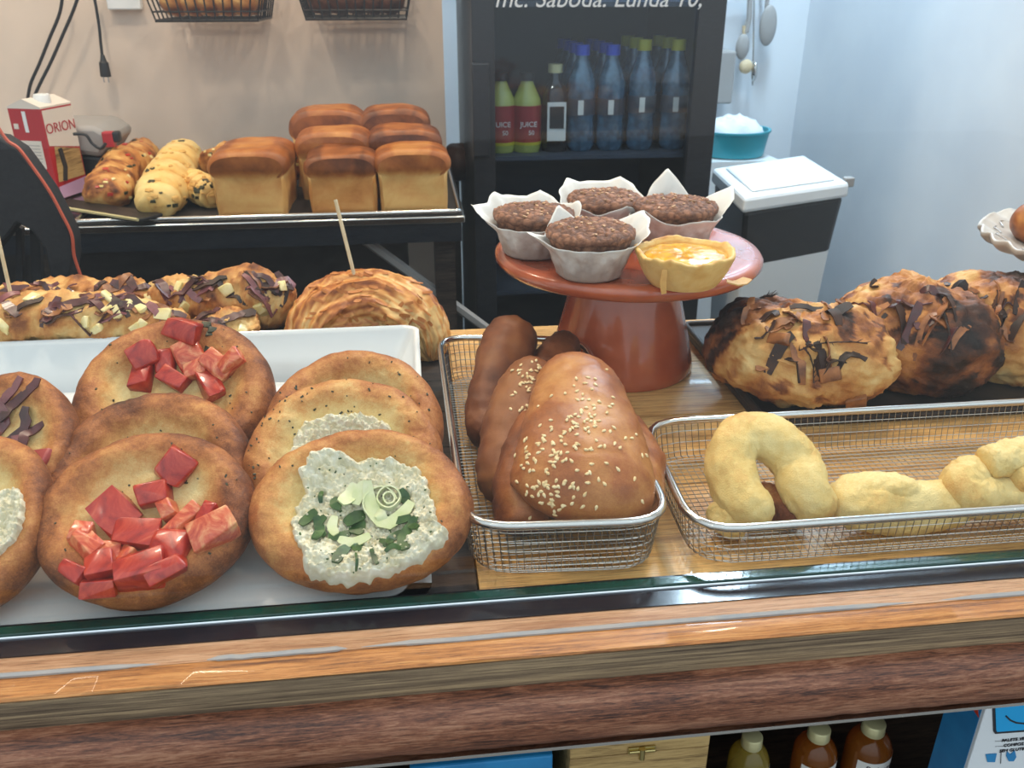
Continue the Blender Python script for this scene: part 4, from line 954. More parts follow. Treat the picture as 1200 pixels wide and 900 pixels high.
# red carton
YC_ = 1.02
c0 = P(60, 232, z=zt + .002); w0 = .062; cr = R(-32)
h_ = P(50, 127, y=c0.y).z - P(50, 235, y=c0.y).z
rc = thing('drink_carton', 'red carton with white cap standing on the left end of the back table', 'carton', (c0.x + .004, c0.y + .03, zt + .0005), (0, 0, R(72)))
W1, D1 = .082, .066
MB().box((0, 0, h_ / 2 + .004), (W1, D1, h_ - .01)).build('carton_body', M['red'], rc, world=False, bevel=.002, smooth=False)
MB().prism([(-D1 / 2, h_ - .002), (D1 / 2, h_ - .002), (D1 / 2, h_ + .001), (0, h_ + .014), (-D1 / 2, h_ + .001)], -W1 / 2, W1 / 2, 'x').build('folded_top', M['cream'], rc, world=False, smooth=False)
MB().lathe([(0, 0), (.014, 0), (.014, .012), (.012, .015), (0, .015)], 24, c=(-.005, -.012, h_ + .004)).build('cap', M['white'], rc, world=False)
f = -D1 / 2 - .0003
fc = MB().prism([(-.040, h_ * .10), (.040, h_ * .10), (.040, h_ * .985), (-.040, h_ * .985)], f - .0003, f, 'y')
# left side face (-x) red with label; right/front face (-y) pale picture panel
MB().box((-W1 / 2 - .0004, 0, h_ * .50), (.0005, D1 * .62, h_ * .30)).build('side_label', M['cream'], rc, world=False, smooth=False)
MB().box((-W1 / 2 - .0005, .002, h_ * .85), (.0007, .007, h_ * .22)).build('white_strip', M['white'], rc, world=False, smooth=False)
MB().box((-W1 / 2 - .0005, .022, h_ * .80), (.0007, .009, .009)).build('round_emblem', M['cream'], rc, world=False, smooth=False)
for k in range(6): MB().box((-W1 / 2 - .0008, 0, h_ * (.60 - .035 * k)), (.0004, D1 * (.5 - .04 * (k % 2)), .0012)).build('print_line', M['grey'], rc, world=False, smooth=False)
MB().prism([(-W1 / 2 + .002, h_ * .60), (W1 / 2 - .002, h_ * .52), (W1 / 2 - .002, h_ * .97), (-W1 / 2 + .002, h_ * .97)], f - .0003, f, 'y').build('front_panel', M['cream'], rc, world=False, smooth=False)
MB().prism([(-W1 / 2 + .006, h_ * .20), (W1 / 2 - .004, h_ * .20), (W1 / 2 - .004, h_ * .5), (-W1 / 2 + .014, h_ * .58)], f - .0003, f, 'y').build('picture_panel', M['boxwood'], rc, world=False, smooth=False)
MB().prism([(-W1 / 2 + .004, h_ * .02), (W1 / 2 - .002, h_ * .02), (W1 / 2 - .002, h_ * .18), (-W1 / 2 + .004, h_ * .15)], f - .0003, f, 'y').build('lilac_panel', M['lilac'], rc, world=False, smooth=False)
MB().tube([(-.02, f - .0006, h_ * .2), (-.012, f - .0006, h_ * .35), (-.016, f - .0006, h_ * .55)], .005, 5).build('dark_figure', M['dark'], rc, world=False)
text('ORION', .024, M['red'], rc, (0, f - .0008, h_ * .77), (R(90), 0, 0), world=False)
# grey machine with cable
mc_ = P(110, 190, y=1.22); ma = thing('grey_machine', 'small grey kitchen machine with a red button behind the red carton', 'machine', (mc_.x, 1.2, zt))
mx0, mx1 = P(66, 190, y=1.22).x, P(140, 190, y=1.22).x; ztop = P(110, 147, y=1.22).z
MB().prism([(mx0 - .06, zt + .001), (mx1, zt + .001), (mx1 + .004, zt + (ztop - zt) * .5), (mx0 - .06, zt + (ztop - zt) * .6)], 1.22, 1.36, 'y').build('dark_base', M['black'], ma, bevel=.006)
MB().prism([(mx0 - .06, zt + (ztop - zt) * .62), (mx0 + .05, zt + (ztop - zt) * .55), (mx1 - .03, zt + (ztop - zt) * .5), (mx1 - .002, zt + (ztop - zt) * .8), (mx1 - .03, ztop), (mx0 - .06, ztop + .004)], 1.215, 1.36, 'y').build('grey_hood', M['grey'], ma, bevel=.01)
p_ = P(128, 163, y=1.205); MB().box(p_, (.02, .018, .028)).build('red_button', M['red'], ma, bevel=.003, smooth=False)
p_ = P(137, 160, y=1.205); MB().box(p_, (.014, .018, .02)).build('black_knob', M['black'], ma, bevel=.004, smooth=False)
def cable(label, pts, r, y, name='power_cable', smooth=8):
    p = [P(px, py, y=yy if yy else y) for px, py, *q in pts for yy in [q[0] if q else None]]
    n = (len(p) - 1) * smooth; p = [Vector(interp([tuple(v) for v in p], i / n)) for i in range(n + 1)]
    return MB().tube(p, r, 8), p
m, _ = cable('', [(86, 157), (100, 158), (108, 168), (118, 174), (124, 168)], .0028, 1.16); m.build('cord', M['black'], ma)
m, _ = cable('', [(74, -12), (70, 15), (58, 45), (46, 75), (36, 98), (32, 118)], .0033, 1.46); o = m.build('power_cable', M['black']); tag(o, 'left one of two black cables hanging at the top left of the back wall', 'cable')
m, _ = cable('', [(94, -12), (86, 12), (74, 40), (60, 72), (47, 98), (34, 125), (18, 148)], .0033, 1.45); o = m.build('power_cable', M['black']); tag(o, 'right one of two black cables hanging at the top left, ending behind the carton', 'cable')
pg = thing('power_cable', 'black cable with a free plug hanging down the back wall', 'cable', P(122, 90, y=1.465))
m, _ = cable('', [(108, -12), (112, 5), (116, 30), (118, 50), (120, 68)], .0030, 1.465); m.build('cord', M['black'], pg)
p0, p1 = P(120, 64, y=1.465), P(124, 90, y=1.465)
MB().tube([p0, p0.lerp(p1, .3), p0.lerp(p1, .35), p0.lerp(p1, .9), p1], lambda t: .004 + .007 * min(1, t * 1.6), 8).build('plug', M['black'], pg, bevel=.001)
for dx in (-.005, .004): MB().tube([p1 + Vector((dx, 0, 0)), p1 + Vector((dx, 0, -.011))], .0014, 6).build('plug_pin', M['steel'], pg)
p_ = P(146, 0, y=1.49); o = MB().box((p_.x, 1.488, p_.z), (.066, .022, .036)).build('socket_box', M['white'], bevel=.003, smooth=False); tag(o, 'small white socket box on the back wall at the top of the photo', 'socket')
# angled dark sheet + steel tray
tr2 = thing('steel_tray', 'long shallow steel tray on the back table under all the loaves', 'tray', (P(315, 255, z=zt).x, YT0 + .2, zt))
sx0, sx1 = P(84, 262, y=YT0 + .004).x, tbx1 - .004
MB().bounds((sx0, YT0 + .004, zt + .0006), (sx1, YB - .05, zt + .003)).build('tray_floor', M['dark'], tr2, smooth=False)
MB().tube([(x, y, zt + .0065) for x, y in rrect(sx0 + .004, sx1 - .004, YT0 + .008, YB - .055, .01)], .0045, 8, True).build('tray_rim', M['steel'], tr2)
ZT = zt + .0036
q = [P(56, 232, z=ZT + .012), P(70, 236, z=ZT + .012), P(165, 252, z=ZT + .012), P(160, 259, z=ZT + .012), P(58, 243, z=ZT + .012)]
sh = thing('baking_sheet', 'black baking sheet lying askew on the left end of the steel tray', 'baking sheet', (q[2].x - .1, q[2].y + .02, ZT))
A, B = P(52, 240, z=ZT + .011), P(162, 258, z=ZT + .011)
dirv = (B - A).normalized(); nv_ = Vector((dirv.y, -dirv.x, 0)) * -1
pl = [A, B, B + nv_ * .05, A + nv_ * .05]
MB().prism([(v.x, v.y) for v in pl], ZT + .006, ZT + .012).build('sheet_plate', M['black'], sh, bevel=.002, smooth=False)
MB().tube([A + Vector((0, -.002, .001)), B + Vector((0, -.002, .001))], .0028, 6).build('worn_edge', M['goldcap'], sh)
# tin loaves
def tinloaf(label, px, py_base, wpx, hpx, depth, ybase, seed, brown=.0, front=True):
    c = P(px, py_base, y=ybase); wd = wpx * mpp(c); ht = P(px, py_base - hpx, y=ybase).z - c.z
    t = thing('tin_loaf', label, 'loaf', (c.x, ybase + depth / 2, ZT), group='golden tin loaves on the back table')
    prof_ = []          # outline in x,z
    hs = ht * .62
    pts = [(-.46, 0), (-.475, .3), (-.485, .62), (-.51, .66), (-.525, .74), (-.50, .86), (-.40, .95), (-.22, .995), (0, 1.0), (.22, .995), (.40, .95), (.50, .86), (.525, .74), (.51, .66), (.485, .62), (.475, .3), (.46, 0)]
    pp_ = [interp(pts, i / 56) for i in range(57)]; n_ = 26; vs = []; fs = []; bk = []
    for i in range(n_ + 1):
        s_ = i / n_; y = s_ * depth
        e = min(1, min(s_, 1 - s_) / .14 + .0); k = (1 - (1 - e) ** 2) ** .5
        for (u, v) in pp_:
            top = max(0, min(1, (v - .6) / .1)); kk = 1 - (1 - k) * (.10 + .30 * top); z = v * (1 - (1 - k) * (.02 + .24 * top))
            q = Vector((c.x + u * wd * kk, ybase + y + (.012 * top * (1 if s_ > .5 else -1) * (1 - k) * 0), ZT + max(0, z) * ht))
            q += Vector((nz(q, 22, seed), nz(q, 22, seed + 1), nz(q, 22, seed + 2) * (1 if v > .05 else 0))) * .0035
            vs.append(q); bk.append(max(0, min(1, .30 + .38 * top * (1 if v < .985 else .7) - .25 * (1 if .6 < v < .68 else 0) + .14 * fb(q, 20, seed) + brown)))
    m_ = len(pp_)
    for i in range(n_):
        for k in range(m_ - 1): fs.append((i * m_ + k, i * m_ + k + 1, (i + 1) * m_ + k + 1, (i + 1) * m_ + k))
    for i in range(n_): fs.append((i * m_ + m_ - 1, i * m_, (i + 1) * m_, (i + 1) * m_ + m_ - 1))
    # end caps as fans towards a slightly raised middle
    for base_i, yy in ((0, ybase - .002), (n_, ybase + depth + .002)):
        o = len(vs)
        RS = (.88, .76, .64, .52, .4, .28, .16)
        for f_ in RS:
            for (u, v) in pp_:
                h_n = .42 + (v - .42) * f_; q = Vector((c.x + u * wd * f_, yy, ZT + ht * h_n))
                tp = max(0, min(1, (h_n - .60) / .10)); q.y += .003 * nz(q, 24, seed) + (-.005 if base_i == 0 else .005) * tp * (1 - f_ * .6)
                vs.append(q); bk.append(max(0, min(1, .32 + .12 * fb(q, 24, seed) + .36 * tp + .10 * max(0, .2 - h_n) + brown)))
        rings = [base_i * m_] + [o + i_ * m_ for i_ in range(len(RS))]
        for a_, b2 in zip(rings, rings[1:]):
            for k in range(m_): fs.append((a_ + k, a_ + (k + 1) % m_, b2 + (k + 1) % m_, b2 + k))
        fs.append(tuple(o + (len(RS) - 1) * m_ + k for k in range(m_)))
    m = MB().add(vs, fs, bk); m.build('crust', M['loaf'], t); return t
f1, f2 = .955, 1.0
tinloaf('single tin loaf at the left of the tin loaves, with a lower dome', 296, 253, 88, 76, .17, f1, 1, .02)
tinloaf('middle tin loaf at the front edge, with a browner crust', 404, 252, 82, 70, .105, f1, 2, .14)
tinloaf('middle tin loaf, second from the front, with yellowish dome', 396, 246, 84, 78, .105, f1 + .112, 3, -.02)
tinloaf('rearmost of the middle tin loaves against the wall', 392, 240, 84, 88, .10, f1 + .224, 4, .04)
tinloaf('right tin loaf at the front edge beside the fridge', 486, 252, 84, 72, .105, f1, 5, .0)
tinloaf('right tin loaf, second from the front, with floury dome', 478, 246, 82, 78, .105, f1 + .112, 6, .12)
tinloaf('rearmost of the right tin loaves, its dome just showing', 468, 240, 78, 87, .10, f1 + .224, 7, .10)
# long topped loaves (left half of tray)
def longloaf(name, label, pts, rad, seed, kind):
    path = wpath([(x, y, ZT + z) for x, y, z in pts]); c = Vector(path[len(path) // 2]); t = thing(name, label, 'loaf', (c.x, c.y, ZT), group='topped breads on the left half of the steel tray')
    def rr(e): a = interp(rad, e); k = rnd_end(e, .14); return (a[0] * k, a[1] * k)
    dp = (lambda e, an, p: .006 * abs(math.sin(e * 20)) ** .6 * 1.0 - .004 + .003 * fb(p, 40, seed)) if kind == 'rib' else (lambda e, an, p: .005 * fb(p, 30, seed) + .003 * math.sin(e * 14))
    bk = (lambda e, an, p: max(0, min(1, .16 + .45 * (1 - abs(math.sin(e * 20)) ** .4) + .3 * fb(p, 30, seed)))) if kind == 'rib' else (lambda e, an, p: max(0, min(1, .42 + .45 * fb(p, 26, seed))))
    m = sweep(path, rr, 110, 36, bk, dp)
    for v in m.v: v.z = max(v.z, ZT + .0003)
    m.build('crust', M['rustic' if kind != 'rib' else 'pastry'], t); b = bvh_of(m); rg = random.Random(seed); hb = MB(); ch = MB(); to = MB()
    xs_ = [p[0] for p in pts]; ys_ = [p[1] for p in pts]
    for i in range(46):
        x, y = rg.uniform(min(xs_) - 10, max(xs_) + 14), rg.uniform(min(ys_) - 14, max(ys_)); d = (P(x, y, d=1) - CAM).normalized(); h = b.ray_cast(CAM, d)
        if h[0] is None: continue
        tgt = rg.choice([hb, ch, to] if kind != 'rib' else [ch, ch, hb]); sz = rg.uniform(.006, .014); v_, f_ = hull(rg, sz, sz * .6, .003, 10, .4)
        nr = h[1] if h[1].dot(d) < 0 else -h[1]; qm = nr.to_track_quat('Z', 'Y').to_matrix(); tgt.add([h[0] + qm @ q for q in v_], f_)
    for mm, n_, ma_ in ((hb, 'herb_topping', 'herb'), (ch, 'cheese_topping', 'melted' if kind != 'rib' else 'pastry'), (to, 'tomato_topping', 'tomato')):
        if mm.v: mm.build(n_, M[ma_], t, stuff=True)
longloaf('topped_loaf', 'long bread topped with herbs and tomato, leftmost on the steel tray', [(122, 232, .022), (132, 215, .028), (145, 198, .034), (160, 186, .036), (172, 178, .03)], [(.036, .026), (.042, .034), (.042, .036), (.040, .034), (.03, .03)], 21, 'herb')
longloaf('topped_loaf', 'pale ribbed cheese bread, second from the left at the tray front', [(182, 242, .022), (190, 225, .030), (200, 206, .036), (210, 190, .040), (220, 178, .036)], [(.032, .026), (.040, .034), (.040, .036), (.038, .034), (.03, .03)], 22, 'rib')
longloaf('topped_loaf', 'small pale bread piece between the ribbed bread and the single tin loaf', [(222, 212, .026), (238, 222, .026), (252, 232, .020)], [(.022, .022), (.028, .026), (.018, .018)], 23, 'rib')
longloaf('topped_loaf', 'reddish topped bread behind the single tin loaf', [(250, 196, .04), (268, 188, .044), (292, 190, .04)], [(.03, .03), (.036, .034), (.03, .028)], 24, 'herb')
longloaf('dark_loaf', 'dark crusted bread between the single and middle tin loaves', [(308, 196, .04), (330, 188, .044), (352, 194, .04)], [(.03, .03), (.036, .034), (.03, .03)], 25, 'herb')
c = P(536, 190, y=1.62); fx0_ = P(547, 60, y=1.30).x
t = thing('dark_loaf', 'dark loaf in the gap between the table and the fridge', 'loaf', (c.x, 1.62, c.z - .08))
blob(lambda d: c + Vector((d.x * .045, d.y * .06, d.z * .045 + .004 * nz(d, 3, 2))), 40, 24, lambda d, p: .8).build('crust', M['dark_bun'], t)
o = MB().bounds((xs + .004, 1.61, FZ), (fx0_ - .004, 2.0, c.z - .045)).build('side_cabinet', M['dark'], smooth=False); tag(o, 'dark low cabinet squeezed behind the fridge', 'cabinet')

# =================================================================== WALL BASKETS
def wallbasket(label, x0p, x1p, ybp, mt, seed):
    y0_, y1_ = YB - .20, YB - .012; zb = P((x0p + x1p) / 2, ybp, y=y0_ + .02).z; xa = P(x0p, ybp, y=y0_ + .02).x; xb = P(x1p, ybp, y=y0_ + .02).x
    t = thing('wall_basket', label, 'basket', ((xa + xb) / 2, YB - .01, zb), group='black wire baskets on the back wall')
    H = .13; w = MB(); r = .0016
    def loop(f): 
        e = .030 * f; return [(xa - e, y0_ - e * .6, 0), (xb + e, y0_ - e * .6, 0), (xb + e, y1_, 0), (xa - e, y1_, 0)]
    for f in (0, .12, .33, .66, 1.0):
        l = loop(f); w.tube([(x, y, zb + H * f) for x, y, _ in l], r * (1.8 if f in (0, 1.0) else 1), 5, True)
    n = 12
    for i in range(n + 1):
        s_ = i / n
        for side in (0, 2):
            pts_ = []
            for f in (0, 1): 
                l = loop(f); a_, b3 = Vector(l[side]), Vector(l[side + 1]); p = a_.lerp(b3, s_); p.z = zb + H * f; pts_.append(p)
            w.tube(pts_, r, 4)
        w.tube([(xa + (xb - xa) * s_, y0_, zb), (xa + (xb - xa) * s_, y1_, zb)], r, 4)
    for i in range(7):
        s_ = i / 6
        for side in (1, 3):
            pts_ = []
            for f in (0, 1):
                l = loop(f); p = Vector(l[side]).lerp(Vector(l[(side + 1) % 4]), s_); p.z = zb + H * f; pts_.append(p)
            w.tube(pts_, r, 4)
        w.tube([(xa, y0_ + (y1_ - y0_) * s_, zb + r), (xb, y0_ + (y1_ - y0_) * s_, zb + r)], r, 4)
    w.build('wire_frame', M['blackwire'], t)
    rg = random.Random(seed); k = 0
    proto = None
    for j in range(2):
        for i in range(5):
            cx = xa + .03 + (xb - xa - .06) * i / 4; cy = y0_ + .045 + j * .085; cz = zb + .034
            if proto is None:
                proto = thing('basket_roll', '', 'bread roll', (cx, cy, cz - .03), (0, 0, rg.uniform(-.3, .3)))
                blob(lambda d: Vector((d.x * .0285, d.y * .036, .030 + d.z * .028)) + d * .003 * nz(d, 2.5, seed), 30, 18, lambda d, p: max(0, min(1, .50 + .5 * fb(p, 26, seed)))).build('crust', M[mt], proto, world=False); o = proto
            else:
                o = proto.copy(); COL.objects.link(o); ch = proto.children[0].copy(); COL.objects.link(ch); ch.parent = o; o.location = (cx, cy, cz - .03); o.rotation_euler = (0, 0, rg.uniform(-.3, .3))
            col = ('golden' if mt == 'loaf' else 'dark brown')
            o['label'] = '%s roll in the %s wall basket, %s row, %s from the left' % (col, 'left' if mt == 'loaf' else 'right', ('front', 'rear')[j], ('first', 'second', 'third', 'fourth', 'fifth')[i]); o['group'] = col + ' rolls in the wall basket'
wallbasket('black wire basket with golden rolls high on the back wall, left one', 186, 304, 24, 'loaf', 3)
wallbasket('black wire basket with dark brown rolls high on the back wall, beside the fridge', 360, 476, 22, 'dark_bun', 6)

# =================================================================== FRIDGE
FY = 1.30
fx0 = P(553, 60, y=FY).x; fx1 = P(853, 0, y=FY).x; fx1 = (fx1 * 2 + P(833, 195, y=FY).x) / 3
fr = thing('drinks_fridge', 'tall black glass-door drinks fridge behind the cake stand', 'fridge', ((fx0 + fx1) / 2, FY + .25, FZ))
ix0 = P(580, 100, y=FY).x; ix1 = P(812, 100, y=FY).x; zt_ = 1.05; dpt = .50
MB().bounds((fx0, FY + .03, FZ + .0005), (fx0 + .03, FY + dpt, zt_)).build('side_panel', M['blackmetal'], fr, smooth=False)
MB().bounds((fx1 - .03, FY + .03, FZ + .0005), (fx1, FY + dpt, zt_)).build('side_panel', M['blackmetal'], fr, smooth=False)
MB().bounds((fx0 + .03, FY + dpt - .02, FZ + .0005), (fx1 - .03, FY + dpt, zt_)).build('back_panel', M['fridgein'], fr, smooth=False)
MB().bounds((fx0 + .03, FY + .03, zt_ - .03), (fx1 - .03, FY + dpt - .02, zt_)).build('top_panel', M['blackmetal'], fr, smooth=False)
dm = MB()
for lo, hi in (((fx0, FY, FZ + .05), (ix0, FY + .028, zt_)), ((ix1, FY, FZ + .05), (fx1, FY + .028, zt_)), ((ix0, FY, zt_ - .06), (ix1, FY + .028, zt_)), ((ix0, FY, FZ + .05), (ix1, FY + .028, FZ + .12))): dm.bounds(lo, hi)
dr = dm.build('door_frame', M['blackmetal'], fr, smooth=False, bevel=.001)
MB().bounds((ix0, FY + .010, FZ + .12), (ix1, FY + .016, zt_ - .06)).build('door_glass', M['fridgeglass'], dr, smooth=False)
hp = P(563, 130, y=FY - .02); h1 = P(563, 74, y=FY - .02).z; h0 = P(563, 184, y=FY - .02).z
MB().bounds((P(553, 130, y=FY).x, FY - .02, h0), (P(573, 130, y=FY).x, FY - .0, h1)).build('door_handle', M['blackmetal'], dr, bevel=.003, smooth=False)['label'] = 'dark grey flat door handle'
txt = P(703, -1, y=FY - .001)
text('mc. Saboda. Lunda 10,', .046, M['chalk'], dr, txt, (R(90), 0, 0), name='chalk_lettering', shear=.25)
BY = FY + .10
bz = P(650, 176, y=BY).z
for k in range(-2, 3):
    z = bz + k * .30 
    if FZ + .1 < z < zt_ - .1: MB().bounds((fx0 + .0305, FY + .04, z - .010), (fx1 - .0305, FY + dpt - .0205, z - .0005)).build('shelf', M['fridgein'], fr, smooth=False)
def bottle(label, px, y, kind, z=bz, hs=1.0, grp=None):
    q = P(px, 176, y=BY); x = q.x + 0; r = .031
    t = thing('drink_bottle', label, 'bottle', (x, y, z + .0003), group=grp)
    H = (P(px, {'juice': 88, 'wine': 78, 'waterb': 56, 'watery': 50}[kind], y=BY).z - bz) * hs
    body = {'juice': [(0, 0), (r * .9, 0), (r, .01), (r, H * .62), (r * .95, H * .7), (r * .5, H * .88), (r * .42, H * .93), (r * .42, H), (0, H)],
            'wine': [(0, 0), (r * .85, 0), (r * .9, .006), (r * .9, H * .68), (r * .7, H * .77), (r * .35, H * .85), (r * .33, H * .97), (0, H * .97)]}.get(kind, [(0, 0), (r * .8, 0), (r * .98, .012), (r, H * .2), (r * .92, H * .3), (r, H * .38), (r * .96, H * .5), (r, H * .58), (r * .95, H * .70), (r * .6, H * .84), (r * .42, H * .90), (r * .42, H * .95), (0, H * .95)])
    MB().lathe(body, 24).build('bottle_body', M[{'juice': 'yliquid', 'wine': 'darkbottle'}.get(kind, 'pet')], t, world=False)
    cm = {'juice': 'black', 'wine': 'goldcap', 'waterb': 'bcap', 'watery': 'ycap'}[kind]
    MB().lathe([(0, H * .93), (r * .5, H * .93), (r * .5, H * 1.03), (0, H * 1.03)], 20).build('cap', M[cm], t, world=False)
    if kind == 'juice':
        MB().lathe([(r * 1.02, H * .12), (r * 1.02, H * .62)], 28).build('red_wrap_label', M['rlabel'], t, world=False)
        MB().lathe([(r * 1.03, H * .10), (r * 1.03, H * .14)], 28).build('yellow_band', M['ycap'], t, world=False)
        text('JUICE', .015, M['label'], t, (0, -r * 1.05, H * .38), (R(90), 0, 0), world=False); text('50', .013, M['label'], t, (.006, -r * 1.05, H * .27), (R(90), 0, 0), world=False)
    elif kind == 'wine':
        MB().box((0, -r * .93, H * .37), (r * 1.3, .001, H * .46)).build('white_label', M['label'], t, world=False, smooth=False); MB().box((0, -r * .93 - .0012, H * .42), (r * 1.0, .001, H * .26)).build('label_picture', M['dark'], t, world=False, smooth=False)
    else:
        MB().lathe([(r * 1.01, H * .36), (r * 1.01, H * .52)], 24).build('bottle_label', M['fridgein'], t, world=False)
        MB().box((-r * .2, -r * 1.03, H * .44), (.012, .001, .03)).build('white_print', M['label'], t, world=False, smooth=False)
bottle('yellow-green juice bottle with red wrap label, leftmost in the fridge', 587, BY, 'juice'); bottle('yellow-green juice bottle with red wrap label, second from the fridge handle', 617, BY, 'juice')
bottle('dark bottle with a white picture label between the juice and water bottles', 649, BY, 'wine')
for px, kd, lb in ((679, 'waterb', 'clear water bottle with blue cap next to the dark bottle'), (713, 'waterb', 'clear water bottle with blue cap, second of the water bottles'), (748, 'watery', 'clear water bottle with yellow cap, third of the water bottles'), (786, 'watery', 'clear water bottle with yellow cap at the right end of the fridge row')):
    bottle(lb, px, BY, kd)
    for j in (1, 2, 3):
        if j < 3 or kd == 'waterb': bottle('%s-capped water bottle, %s row, %s' % ('blue' if kd == 'waterb' else 'yellow', ('second', 'third', 'fourth')[j - 1], {679: 'beside the dark bottle', 713: 'left of the yellow caps', 748: 'behind the left yellow-capped one', 786: 'at the right end'}[px]), px, BY + j * .075, kd, grp='water bottles behind the front row')
# =================================================================== ALCOVE RIGHT OF FRIDGE
by_ = 1.62
A1, A2, A3, A4 = P(872, 232, z=0), P(997, 214, z=0), P(943, 181, z=0), P(834, 197, z=0)
cc = (A1 + A2 + A3 + A4) / 4; zl = .012
bn = thing('waste_bin', 'white kitchen bin with flat lid and black liner beside the fridge', 'bin', (cc.x, cc.y, FZ), (0, 0, 0))
quad = [A1, A2, A3, A4]
def qscale(s_, z): return [(cc + (p - cc) * s_).xy.to_tuple() + (z,) for p in quad]
def frustum(name, s0, z0, s1, z1, mt, bev=.008, parent=None):
    a_ = qscale(s0, z0) + qscale(s1, z1)
    return MB().add(a_, [(3, 2, 1, 0), (4, 5, 6, 7), (0, 1, 5, 4), (1, 2, 6, 5), (2, 3, 7, 6), (3, 0, 4, 7)]).build(name, M[mt], parent or bn, bevel=bev, smooth=False)
frustum('bin_body', .62, FZ + .001, .90, -.050, 'white'); frustum('black_liner', .865, -.17, .945, -.030, 'black', .012)
ld = frustum('lid', 1.0, -.034, .985, .0, 'white', .008); frustum('lid_panel', .80, .001, .76, .007, 'white', .004)
h2 = P(994, 213, z=-.01); MB().box(h2, (.022, .02, .022)).build('hinge', M['grey'], bn, smooth=False, bevel=.003)
# shelf, teal tub, cloth
sy = 2.12; tq = P(861, 180, y=sy); lx = P(826, 150, y=sy).x; rx_ = P(890, 150, y=sy).x
sc_ = MB().bounds((lx - .12, sy - .12, FZ), (rx_ + .03, YD - .002, tq.z - .002)).build('low_cupboard', M['white'], smooth=False); tag(sc_, 'white low cupboard in the corner behind the bin', 'cupboard')
tt_ = thing('teal_tub', 'teal plastic tub on the low cupboard behind the bin', 'tub', ((lx + rx_) / 2, sy, tq.z))
ht = P(861, 150, y=sy).z - tq.z; ra_ = (rx_ - lx) / 2 + .03
MB().lathe([(0, .001), (ra_ * .86, .001), (ra_ * .96, ht * .9), (ra_ * 1.0, ht * .92), (ra_ * 1.0, ht), (ra_ * .93, ht), (ra_ * .84, .006), (0, .006)], 48).build('tub_body', M['teal'], tt_, world=False)
cl = thing('folded_cloth', 'crumpled white cloth heaped in the teal tub', 'cloth', ((lx + rx_) / 2, sy, tq.z + ht * .5))
blob(lambda d: Vector((d.x * ra_ * .84, d.y * ra_ * .8, .02 + d.z * (.055 if d.z > 0 else .02) + .012 * fb(d, 2.5, 3))), 40, 24).build('cloth', M['cloth'], cl, world=False)
rl = thing('utensil_rail', 'steel rail on the alcove wall with kitchen tools hanging from it', 'rail', (P(880, -10, y=2.3).x, 2.33, P(880, -10, y=2.3).z))
MB().tube([P(835, -8, y=2.30), P(905, -8, y=2.30)], .006, 8).build('rail_bar', M['steel'], rl); 
for px in (842, 898): a_ = P(px, -8, y=2.30); MB().tube([a_, a_ + Vector((0, .048, 0))], .006, 6).build('bracket', M['steel'], rl)
def tool(name, label, pts, r, head, mt, hm=None):
    p = [P(x, y, y=2.29) for x, y in pts]; t = thing(name, label, 'utensil', p[0]); MB().tube(p, r, 6).build('handle', M[mt], t)
    e = P(head[0], head[1], y=2.28); MB().add(*(lambda b: (b.v, b.f))(blob(lambda d: e + Vector((d.x * head[2], d.y * .012, d.z * head[3])), 20, 12))).build('tool_head', M[hm or mt], t)
tool('ladle', 'grey ladle with long handle hanging right of the fridge', [(879, -8), (878, 20), (874, 38)], .009, (870, 55, .022, .038), 'grey')
tool('wooden_spoon', 'pale wooden spoon hanging below the ladle beside the fridge', [(872, 30), (872, 60)], .006, (874, 78, .022, .022), 'skewer')
tool('spatula', 'grey spatula hanging at the right end of the rail', [(900, -8), (898, 10)], .007, (900, 30, .028, .06), 'grey')
tool('whisk', 'thin steel whisk hanging between ladle and spatula', [(884, -8), (883, 60), (882, 100)], .003, (884, 84, .010, .03), 'steel')
o = MB().bounds((P(833, 60, y=2.25).x, 2.25, P(850, 122, y=2.25).z), (P(864, 60, y=2.25).x, 2.345, P(850, 60, y=2.25).z)).build('dispenser_box', M['grey'], smooth=False, bevel=.006); tag(o, 'grey wall dispenser box between the fridge and the hanging tools', 'dispenser')

